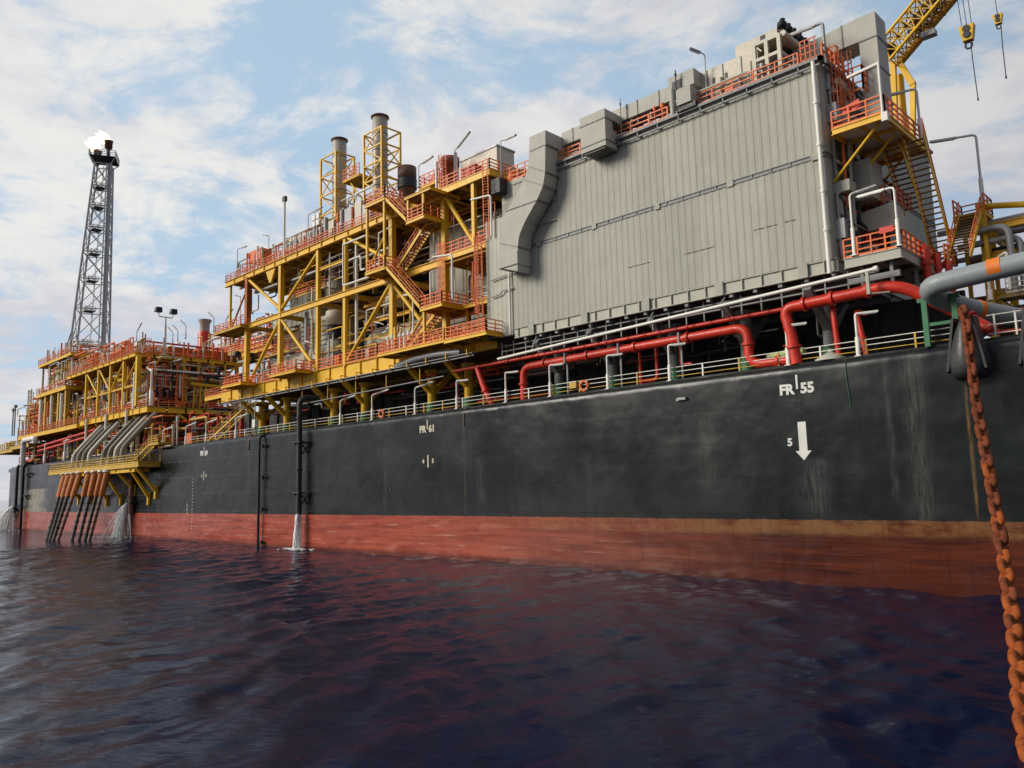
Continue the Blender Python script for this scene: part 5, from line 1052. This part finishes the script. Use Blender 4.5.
# ================================================================== left orange and yellow process module
lm = thing('process_module', 'low yellow and orange module left of the chimneys with a sharp overhanging corner', 'module', (-165, 8, 22))
LXf = [-174.8, -167.7, -161, -154.2, -147.3]
for x in LXf: column(lm, x, .9, 23.2, 32.3, .5 if x < -148 else .8)
for y in (9.5, 15, 20): column(lm, -148, y, 23.2, 32.3, .6)
for x in LXf: column(lm, x, 12, 15.05, 32.3, .5, 'yellow2')
MB().box((-187, .7, 32.95), (-148.2, 21, 33.1)).build('upper_deck', 'soffit', lm); MB().box((-177, .7, 22.55), (-141.7, 21, 22.7)).build('lower_deck', 'soffit', lm)
for z, x0, x1, h in ((32.75, -187, -148.2, .7), (22.2, -177, -141.8, 1.1)):
    for y in (.6, 21): girder(lm, (x0, y, z), (x1, y, z), .4, h, stiff=3)
    for x in (x0, x1): girder(lm, (x, .6, z), (x, 21, z), .4, h, stiff=3)
    mb = MB()
    for i in range(1, 16): x = x0+(x1-x0)*i/16; mb.bar((x, .8, z), (x, 20.9, z), .15, .5)
    mb.build('joist', 'yellow2', lm)
girder(lm, (-174.8, .9, 27.2), (-147.3, .9, 27.2), .3, .4)
for a, b in (((-174.4, 32), (-168.2, 27.4)), ((-167.2, 32), (-161.4, 27.4)), ((-160.6, 27.4), (-154.7, 32)), ((-153.7, 27.4), (-147.8, 32))): brace(lm, (a[0], .9, a[1]), (b[0], .9, b[1]), .18)
for y0, y1 in ((10, 14.6), (15.3, 19.6)): brace(lm, (-148, y0, 27), (-148, y1, 32), .2)
brace(lm, (-146.9, 1.2, 28), (-146.9, 4.5, 32), .2); brace(lm, (-142, 6, 21.6), (-142, 11, 18), .25); brace(lm, (-145, 8, 21.6), (-145, 12, 17), .25)
guardrail(lm, [(-187, .7, 33.1), (-148.3, .7, 33.1), (-148.3, 21, 33.1)], sp=1.9, r=.042, h=1.2, kick=False); guardrail(lm, [(-177, .7, 22.75), (-141.9, .7, 22.75), (-141.9, 20.9, 22.75)], sp=1.9, r=.042, h=1.2, kick=False)
ladder(lm, (-147.3, 2.6, 22.8), 13, (1, -.2, 0)); mb = MB().bar((-142.5, 8.5, 27.3), (-142.5, 17.5, 27.0), .45, .5)
for y in (9, 10.2, 11.2, 15.5, 16.4, 17.2): mb.bar((-142.5, y, 22.7), (-142.5, y+.2, 27.2), .2); mb.bar((-142.5, y, 22.8), (-142.5, y+1.1, 27), .12)
mb.build('lifting_frame', 'yellow', lm); MB().box((-142.4, 12, 22.75), (-141.9, 14.5, 24.6)).build('locker', 'red', lm)
clutter(lm, (-185, -149), (1.0, 8), (33.3, 37.5), 50, ['white', 'orange', 'beige', 'orange', 'rustor', 'yellow2'], (.06, .18), 151)
clutter(lm, (-176, -143), (1.2, 5), (23, 31), 40, ['yellow2', 'beige', 'white', 'orange', 'brown', 'yellow'], (.06, .2), 152)
clutter(lm, (-185, -149), (1.2, 19), (33.3, 36.5), 40, ['orange', 'orange', 'rustor', 'white', 'beige', 'yellow2', 'red'], (.08, .22), 51)
clutter(lm, (-176, -143), (1.5, 20), (23, 31.5), 55, ['orange', 'galv', 'beige', 'dark', 'rustor', 'white', 'red'], (.08, .25), 52)
clutter(lm, (-149.5, -143), (1.5, 20), (24, 31.8), 24, ['galv', 'dark', 'beige', 'red'], (.08, .2), 53)
vents(lm, (-186, -149), (.9, 3), 33.1, 26, ['white', 'orange', 'white', 'beige', 'orange'], (1.6, 3.8), .16, 54); vents(lm, (-176, -143), (.9, 2.5), 22.75, 26, ['white', 'beige', 'white', 'orange'], (1.8, 4.2), .16, 55)
for i in range(10): y = 2+1.9*i; MB().tube([(-148.6, y, 33.1), (-148.6, y, 34.5+(i*7 % 5)*.5)], .16, 8).build('vent_post', ('white', 'orange', 'beige')[i % 3], lm)
for i in range(6): y = 17+.6*i; MB().tube([(-142.2, y, 22.7), (-142.2, y, 26.5+i % 3)], .17, 8).build('vent_post', 'white', lm)
MB().box((-173, 5, 22.8), (-153, 19, 29.5)).build('infill_block', 'under', lm); MB().box((-186, 8, 33.2), (-152, 20, 35.6)).build('infill_block', 'rustor', lm)  # blocks added behind the pipes so the module interior looks shaded
for i, (x, y, r_, h, mt_) in enumerate(((-150.8, 4.2, 1.2, 5.5, 'beige'), (-150.5, 8, 1.5, 6.5, 'brown'), (-150.8, 12.2, 1.3, 5, 'galv'), (-150.5, 16.6, 1.5, 7, 'under'), (-166, 3.4, 1.1, 5, 'beige'), (-158, 3.4, 1.2, 6, 'rustor'), (-171, 3.4, 1, 6, 'galv'))): MB().lathe((x, y, 22.8), [(.3, 0), (r_, .3), (r_, h-.5), (r_*.6, h), (.2, h+.3)], 16).build('drum', mt_, lm)
for i, (x, y, r_, h, mt_) in enumerate(((-183, 3, .9, 3.4, 'beige'), (-176, 3, .8, 4, 'orange'), (-169, 2.6, .8, 3, 'beige'), (-158, 2.6, .9, 3.8, 'orange'), (-153, 3, .7, 3, 'white'))): MB().lathe((x, y, 33.15), [(.3, 0), (r_, .2), (r_, h-.4), (r_*.5, h)], 14).build('drum', mt_, lm)
for x in (-161, -150.5, -172): MB().tube([(x, .3, 15.5), (x, .3, 22.8)], .25, 8).build('downpipe', 'white', lm)
for x in np.arange(-175, -142, 6.6): MB().tube([(x, 4, 15), (x, 4, 21.6)], .5, 10).bar((x, 4, 18.2), (x, .9, 21.6), .5).build('support_leg', 'yellow2', lm)
clutter(lm, (-178, -122), (1.5, 10), (15.4, 21), 44, ['red', 'dark', 'brown', 'galv', 'red', 'yellow2'], (.1, .26), 56)
for b, l in (((-148.6, 6.0, 33.1), 'white mast with twin floodlights on the upper deck of the left module'), ((-141.6, 18.2, 22.8), 'white mast with twin floodlights on the lower deck of the left module')):
    t = thing('floodlight_mast', l, 'floodlight', b, 'twin floodlight masts'); b = V(b); h = 7.3 if b.z > 30 else 9.5
    MB().tube([b, b+V((0, 0, h*.75)), b+V((0, 0, h))], [.3, .22, .12], 8).bar(b+V((0, -1.2, h)), b+V((0, 1.2, h)), .18).bar(b+V((0, -1.2, h)), b+V((0, -1.4, h+.9)), .14).bar(b+V((0, 1.2, h)), b+V((0, 1.4, h+.9)), .14).build('mast', 'white', t)
    for s_ in (-1.4, 1.4): MB().hexa([b+V((x, s_+y, h+z)) for x, y, z in ((-.5, -.6, .8), (.5, -.6, .8), (.5, .6, .8), (-.5, .6, .8), (-.3, -.5, 1.7), (.6, -.5, 1.7), (.6, .5, 1.7), (-.3, .5, 1.7))]).build('floodlight', 'dark', t)
lamp_post('left of two white posts with an arm lamp on the left module corner', (-141.8, 1.2, 22.75), 6.2, (-.8, 0, 0), r=.22, tilt=.4, head=1.5)
t = thing('white_post', 'plain white post left of the arm lamp on the left module', 'post', (-142, 3, 22.7)); MB().tube([(-148, .6, 22.7), (-148, .6, 29.2)], .28, 8).lathe((-148, .6, 29.2), [(.28, 0), (.2, .2)], 8).build('post', 'white', t)
t = thing('scrubber_stack', 'short funnel with red base and flared grey rim behind the left module', 'funnel', (-150, 24, 33)); p = at(205, 320, Y=26); MB().lathe((p.x, 26, 33), [(1.5, 0), (1.5, p.z-36.5), (1.0, p.z-35.6)], 20).build('base', 'red', t); MB().lathe((p.x, 26, 33), [(1.05, p.z-36), (1.1, p.z-34), (1.5, p.z-33.2), (1.5, p.z-33)], 20).build('rim', 'stack', t)
# orange crowded upper level behind the left module
ul = thing('pipe_deck', 'orange crowded pipe deck behind the left module near the funnel', 'pipe deck', (-150, 24, 33))
platform(ul, -172, -140, 21.5, 30, 36, 'yellow2', .6); platform(ul, -146, -134, 20, 26, 34.5, 'yellow', .6)
for x in (-171, -160, -149, -141): column(ul, x, 22, 15, 35.7, .5, 'yellow2')
guardrail(ul, [(-172, 21.5, 36), (-140, 21.5, 36), (-140, 30, 36)], sp=1.8, r=.08, h=1.4); guardrail(ul, [(-146, 20, 34.5), (-134, 20, 34.5), (-134, 26, 34.5)], sp=1.8, r=.08, h=1.4)
clutter(ul, (-172, -140), (21.8, 25), (36.2, 42), 40, ['white', 'orange', 'beige', 'rustor', 'yellow2'], (.08, .2), 157)
clutter(ul, (-172, -140), (22, 29), (36.2, 41.5), 40, ['orange', 'rustor', 'white', 'beige', 'orange', 'red', 'yellow2'], (.1, .28), 57); vents(ul, (-171, -140), (21.8, 28), 36, 18, ['white', 'orange', 'beige', 'orange'], (2, 6), .22, 58)
clutter(ul, (-146, -134), (20.5, 25.5), (26, 34), 22, ['white', 'orange', 'beige', 'galv'], (.1, .3), 59)
for i, (px, py) in enumerate(((137, 330), (178, 329), (173, 331), (186, 324), (214, 316), (226, 318))):
    p = at(px, py, Y=20); lamp_post(('slanted arm lamp left of the twin floodlight mast', 'first of the slanted lamps between mast and funnel', 'second slanted lamp between mast and funnel', 'slanted lamp highest left of the funnel', 'slanted lamp to the right of the funnel', 'slanted lamp nearest the rusty module column')[i], (p.x, 20, p.z-3.4), 3.0, (.5*(1 if i in (0, 5) else -1), 0, 0), 'galv', .1, .6, 2.4)
clutter(lm, (-187, -149), (.8, 3), (33.2, 36.5), 34, ['orange', 'beige', 'yellow2', 'white', 'rustor'], (.05, .13), 191, steps=(2, 4)); clutter(lm, (-178, -143), (.8, 2.4), (22.8, 26), 30, ['orange', 'beige', 'yellow2', 'white', 'rustor'], (.05, .13), 192, steps=(2, 4))
clutter(lm, (-180, -134), (.9, 3.5), (15.3, 21.5), 40, ['yellow2', 'beige', 'orange', 'brown', 'white', 'red'], (.06, .16), 193, steps=(2, 4)); vents(lm, (-180, -128), (.9, 2.5), 15.05, 22, ['yellow2', 'beige', 'white', 'rustor'], (1.5, 5.5), .14, 194)
# far left modules
fm = thing('process_module', 'far left yellow module with tall paired columns and stepped orange decks', 'module', (-200, 8, 22))
platform(fm, -208.5, -187, .5, 14, 31.3, 'yellow', .9); platform(fm, -221, -178, .3, 16, 22.3, 'yellow', .9); platform(fm, -229, -213, .6, 14, 20.3, 'yellow2', .9)
platform(fm, -212, -188, 1.5, 12, 38.8, 'yellow', .7); platform(fm, -222, -210, 2, 10, 28.2, 'rustor', .7)
for x in (-207, -202.5, -198, -193, -188): column(fm, x, 1.2, 22.6, 30.6, .9 if x > -203 else .7, 'yellow2'); column(fm, x, 10, 15, 38.3, .7, 'yellow2')
for x in (-210.5, -205, -196, -189): column(fm, x, 2.2, 31.4, 38.2, .4, 'beige')
for x in (-221, -216, -211): column(fm, x, 2.5, 20.4, 28, .4, 'rustor')
for z, x0, x1, y in ((31.3, -208.5, -187, .5), (22.3, -221, -178, .3), (38.8, -212, -188, 1.5), (28.2, -222, -210, 2), (20.3, -229, -213, .6)): guardrail(fm, [(x0, 10, z), (x0, y, z), (x1, y, z), (x1, 10, z)], 'orange' if z > 21 else 'yellow2', sp=1.9, r=.05, h=1.3, kick=False)
clutter(fm, (-220, -180), (.8, 4), (22.6, 30.5), 40, ['yellow', 'beige', 'orange', 'white', 'yellow2'], (.07, .18), 161, steps=(2, 4))
clutter(fm, (-208, -188), (.9, 4), (31.6, 38), 30, ['yellow', 'beige', 'orange', 'white', 'yellow2'], (.07, .18), 162, steps=(2, 4))
clutter(lm, (-176, -143), (1, 3), (23, 32), 34, ['yellow', 'yellow2', 'beige', 'white', 'orange'], (.06, .14), 163, steps=(2, 4))
clutter(lm, (-148.2, -143), (2, 20), (23, 32), 26, ['yellow', 'yellow2', 'beige', 'white', 'orange'], (.06, .16), 164, steps=(2, 4))
clutter(fm, (-208, -188), (1.5, 12), (31.8, 38), 45, ['beige', 'orange', 'white', 'rustor', 'galv', 'orange'], (.1, .3), 61); clutter(fm, (-219, -182), (1, 14), (22.8, 30), 50, ['orange', 'rustor', 'beige', 'white', 'red', 'yellow2'], (.12, .32), 62)
clutter(fm, (-222, -208), (2.2, 9), (23, 34), 34, ['orange', 'rustor', 'beige', 'orange', 'white'], (.12, .3), 63); clutter(fm, (-226, -180), (1.5, 9), (15.4, 21), 40, ['red', 'brown', 'dark', 'galv', 'yellow2', 'red'], (.12, .32), 64)
clutter(fm, (-212, -188), (2, 12), (39, 42), 26, ['orange', 'white', 'beige', 'orange'], (.1, .25), 65)
for x in (-205, -197, -190): MB().tube([(x, .7, 22.4), (x, .7, 29.8)], .35, 8).build('vent_post', 'white', fm)
vents(fm, (-218, -180), (.8, 4), 22.4, 14, ['white', 'beige', 'orange'], (2, 4.5), .2, 66)
MB().box((-204, 3, 34), (-194, 8, 37.2)).build('module_box', 'beige', fm); MB().box((-206, 4, 22.6), (-180, 13, 29.8)).build('infill_block', 'brown', fm); MB().box((-219, 3.5, 22.5), (-209, 9, 26)).build('infill_block', 'rustor', fm); MB().box((-224, 5, 15.1), (-178, 12, 21)).build('infill_block', 'under', fm)  # large blocks added as a dark background to the pipework
MB().box((-222, 2.3, 26.4), (-212, 6, 28)).build('module_box', 'red', fm)
clutter(fm, (-228, -182), (.8, 3.5), (15.3, 20.5), 34, ['yellow2', 'beige', 'orange', 'brown', 'white', 'red'], (.08, .2), 195, steps=(2, 4)); vents(fm, (-226, -180), (.8, 2.5), 22.4, 26, ['yellow', 'white', 'beige', 'orange'], (1.5, 5), .18, 196); clutter(fm, (-226, -208), (.8, 5), (20.6, 30), 30, ['orange', 'beige', 'yellow2', 'white', 'rustor'], (.08, .2), 197, steps=(2, 4))
vents(fm, (-211, -189), (1.6, 4), 38.9, 14, ['white', 'orange', 'beige'], (1.5, 4), .18, 198)
t = thing('deck_mast', 'thin deck mast with lamps at the extreme left end of the ship', 'mast', (-233, 2, 20))
for px, py, h in ((12, 440, 6.5), (14, 440, 7.4)): p = at(px, py-4, Y=3); MB().tube([(p.x, 3, p.z), (p.x, 3, p.z+h)], .16, 6).box((p.x-.6, 2.7, p.z+h), (p.x+.6, 3.3, p.z+h+.7)).build('mast', 'beam', t)
t = thing('end_guardrail', 'rail and small winches on the far left end deck', 'guardrail', (-234, 2, 20)); platform(t, -245, -228, 1, 14, 19.8, 'yellow2', .8); guardrail(t, [(-245, 1, 19.8), (-228, 1, 19.8)], 'yellow2', sp=2, r=.1, h=1.6)
for x in (-239, -235): MB().lathe((x, 2.5, 20), [(.9, 0), (.5, .3), (.5, 1.6), (.9, 1.9)], 12).build('winch', 'dark', t)
t = thing('bow_fairlead', 'black bracket jutting from the far left end of the hull', 'fairlead', (-230, 2, 15)); MB().hexa([(-233, 1.5, 14.0), (-228.6, 3, 13.4), (-228.6, 5, 13.4), (-233, 4, 14.0), (-233.5, 1.5, 14.7), (-228.6, 3, 15.6), (-228.6, 5, 15.6), (-233.5, 4, 14.7)]).build('bracket', 'black', t)
t = thing('faded_header_pipe', 'pair of faded red pipes running below the far left decks', 'pipe', (-185, 1, 19))
for z in (18.6, 19.6): pipe(t, [(-206, .8, z-.6), (-168, .8, z+.8)], .28, 'red', name='pipe_run')
lamp_post('far left white deck lamp beside the inverted U pipe', (-200, .6, 15.05), 4.2, (1, .2, 0), r=.2, head=1.6); lamp_post('far left white deck lamp left of the riser balcony', (-186, .6, 15.05), 4.2, (1, .2, 0), r=.2, head=1.6)
for x, l in ((-192.5, 'slanted pair of lamps behind the flare tower base, upper one'), (-195, 'slanted lamp behind the flare tower base, lower one')):
    lamp_post(l, (x-12, 6, 39), 4.5, (.6, 0, 0), 'galv', .12, .9, 2.2)

# ================================================================== flare tower
ft = thing('flare_tower', 'tall grey lattice flare tower with two burners rising at the far left', 'flare tower', (-219, 15, 15))
pb, pt = at(90, 350, Y=15), at(104, 166, Y=15)
zA, zB = 15.1, pt.z; cb = V((pb.x-.1, 15, 0)); ct = V((pt.x, 15, 0))
hw = lambda z: 3.9+(1.75-3.9)*(z-45)/(97-45) if z > 15 else 5
ctr = lambda z: cb.lerp(ct, (z-pb.z)/(zB-pb.z))
cr4 = [(math.sqrt(2)*math.cos(R(k_)), math.sqrt(2)*math.sin(R(k_))) for k_ in (288, 18, 108, 198)]
pp = lambda c, z: ctr(z)+V((c[0]*hw(z), c[1]*hw(z), z))
for i, c in enumerate(cr4): MB().tube([pp(c, zA), pp(c, zB)], [.36, .24] if i != 1 else [.44, .34], 10).build('leg', 'flare', ft)
lev = [zA]; z = zA
while z < zB-5: z += hw(z)*2*1.12; lev.append(min(z, zB))
lev[-1] = zB; mb = MB(); hb = MB()
for z0, z1 in zip(lev, lev[1:]):
    for i in range(4):
        a, b = cr4[i], cr4[(i+1) % 4]; k_ = MB().tube([pp(a, z1), pp(b, z1)], .14, 6); k_.build('ring_beam', 'flare', ft); mb.tube([pp(a, z0), pp(b, z1)], .11, 6); mb.tube([pp(b, z0), pp(a, z1)], .11, 6)
mb.build('diagonal', 'flare', ft)
for i, z in enumerate(lev[1:-1]):
    c = ctr(z); p = c+V((-hw(z)*.55+hw(z)*.3, -hw(z)*.2, z)); MB().box(p-V((1.4, 1.2, .1)), p+V((1.4, 1.2, 0))).build('landing', 'dark', ft); guardrail(ft, [p+V((-1.4, -1.2, 0)), p+V((1.4, -1.2, 0)), p+V((1.4, 1.2, 0))], 'flare', sp=1.4, r=.07)
for a, b in zip(lev[:-1], lev[1:]): p, q = ctr(a)+V((-hw(a)*.1, 0, a)), ctr(b)+V((-hw(b)*.1, 0, b)); MB().bar(p+V((-.3, 0, 0)), q+V((-.3, 0, 0)), .1).bar(p+V((.3, 0, 0)), q+V((.3, 0, 0)), .1).bar(p, q, .5, .02).build('ladder', 'flare', ft)
for o, r in ((.2, .34), (1.1, .26)): MB().tube([pp(cr4[1], zA)+V((-.2, -o-.4, 0)), pp(cr4[1], zB)+V((-.2, -o*.5-.4, 0))], r*.6, 10).build('riser_line', 'flare', ft)
c = ctr(zB); s_ = 3.6
sq = lambda f, z: [c+V((x*f, y*f, z)) for x, y in cr4]
MB().hexa(sq(3.1, zB+1.4)+sq(3.1, zB+1.7)).build('top_deck', 'under', ft)
for x, y in cr4: MB().bar(pp((x, y), zB), c+V((x*2.95, y*2.95, zB+1.4)), .25).build('knee_brace', 'flare', ft)
q_ = sq(3.1, zB+1.7); guardrail(ft, q_+[q_[0]], 'galv', sp=1.8, r=.06, h=1.5, kick=False)
b1 = at(97.8, 152, Y=15); b2 = at(108.2, 156, Y=15)
for b, off in ((b1, 0), (b2, 0)):
    zb = zB+1.7; MB().lathe((b.x, 15, zb), [(.45, 0), (.45, 1.2), (.3, 1.3), (.7, 2.1), (.95, 2.2), (.95, 3.8), (1.08, 3.9), (1.08, 4.2), (.85, 4.2), (.8, 3.6)], 18).build('burner', 'brown', ft)
fl = thing('flame', 'pale burning gas flame streaming left above the flare burners', 'flame', (b1.x, 15, zB+6)); rnd = random.Random(9); mb = MB()
for i in range(34):
    b = V((b1.x if i % 3 else b2.x, 15, zB+5.6)); L = rnd.uniform(3.5, 9.5) if i % 3 else rnd.uniform(4.5, 9); dx = -rnd.uniform(.35, 1.0); pts = []; rr = []
    for k in range(7): f = k/6; pts.append(b+V((dx*L*f*1.3+rnd.uniform(-.25, .25)+(-1 if i % 3 == 0 else 0)*f*3, rnd.uniform(-.3, .3), L*.72*f**.9))); rr.append((.35+1.25*math.sin(min(1, f*1.6)*math.pi*.62))*(1-f)**.7*rnd.uniform(.8, 1.1)+.03)
    mb.tube(pts, rr, 12, cap=False)
mb.build('flame_body', 'flame', fl)

# ================================================================== light, sky, view
SUN_EL, SUN_AZ = 27, 232       # azimuth of the sun measured from +X towards +Y
w = bpy.data.worlds.new('World'); sc.world = w; w.use_nodes = True; nt = w.node_tree; n = N(nt)
bg = nt.nodes['Background']; out = nt.nodes['World Output']
sky = n('ShaderNodeTexSky', sky_type='NISHITA', sun_disc=False, sun_elevation=R(SUN_EL), sun_rotation=R(90-SUN_AZ), altitude=0, air_density=1.0, dust_density=1.6, ozone_density=1.2)
tc = n('ShaderNodeTexCoord'); sp = n('ShaderNodeSeparateXYZ', i_0=tc.outputs['Generated'])
dz = n.math('MAXIMUM', sp.outputs[2], 0.0)
den = n.math('ADD', dz, .16)
uv = n('ShaderNodeCombineXYZ', i_0=n.math('DIVIDE', sp.outputs[0], den), i_1=n.math('DIVIDE', sp.outputs[1], den), i_2=n.math('MULTIPLY', dz, 1.5)).outputs[0]
mp = n('ShaderNodeMapping', i_0=uv, i_1=(2.3, 5.1, 0), i_2=(0, 0, R(20)), i_3=(1.1, 1.3, 1)).outputs[0]
c1 = n.noise(mp, 2.5, 9, .62, .5); c2 = n.noise(n('ShaderNodeMapping', i_0=uv, i_1=(7.7, 1.2, 3)).outputs[0], 5.2, 8, .62, .3); c3 = n.noise(n('ShaderNodeMapping', i_0=uv, i_1=(1.7, 9.2, 3)).outputs[0], .8, 5, .55)
cov = n.math('ADD', n.math('MULTIPLY', c1, .75), n.math('MULTIPLY', c2, .25))
cov = n.math('ADD', cov, n.ramp(dz, .0, .35, .05, -.005))
cm = n.ramp(cov, .415, .56)
lit = n.math('MULTIPLY', n.ramp(n.math('ADD', n.math('MULTIPLY', c3, .6), n.math('MULTIPLY', c2, .4)), .38, .60), n.ramp(dz, .02, .30, .45, 1))
K = 1/.1
cc = n.mix(lit, (.43*K, .43*K, .485*K), (.61*K, .60*K, .59*K))
skyc = n.mix(.85, sky.outputs[0], (.33*K, .45*K, .585*K))
col = n.mix(n.math('MULTIPLY', cm, .92), skyc, cc)
dd = n.math('ADD', n.math('MULTIPLY', sp.outputs[0], -.98), n.math('MULTIPLY', sp.outputs[1], .17))
col = n.mix(1.0, col, n('ShaderNodeCombineXYZ', **{'i_0': n.ramp(dd, -.5, 1, .55, 1.14), 'i_1': n.ramp(dd, -.5, 1, .56, 1.13), 'i_2': n.ramp(dd, -.5, 1, .60, 1.10)}).outputs[0], 'MULTIPLY')
nt.links.new(col, bg.inputs[0]); bg.inputs[1].default_value = .1
sl = bpy.data.lights.new('sun', 'SUN'); so = bpy.data.objects.new('sun', sl); COL.objects.link(so); sl.energy = 2.5; sl.angle = R(24); sl.color = (1, .93, .82)
e, a = R(SUN_EL), R(SUN_AZ); dv = V((math.cos(a)*math.cos(e), math.sin(a)*math.cos(e), math.sin(e))); so.rotation_euler = dv.to_track_quat('Z', 'Y').to_euler()
vs_ = sc.view_settings; vs_.view_transform = 'Standard'; vs_.look = 'None'; vs_.exposure = .34; vs_.gamma = 1; vs_.use_curve_mapping = False
sc.cycles.max_bounces = 6; sc.cycles.use_denoising = True; sc.cycles.transparent_max_bounces = 12
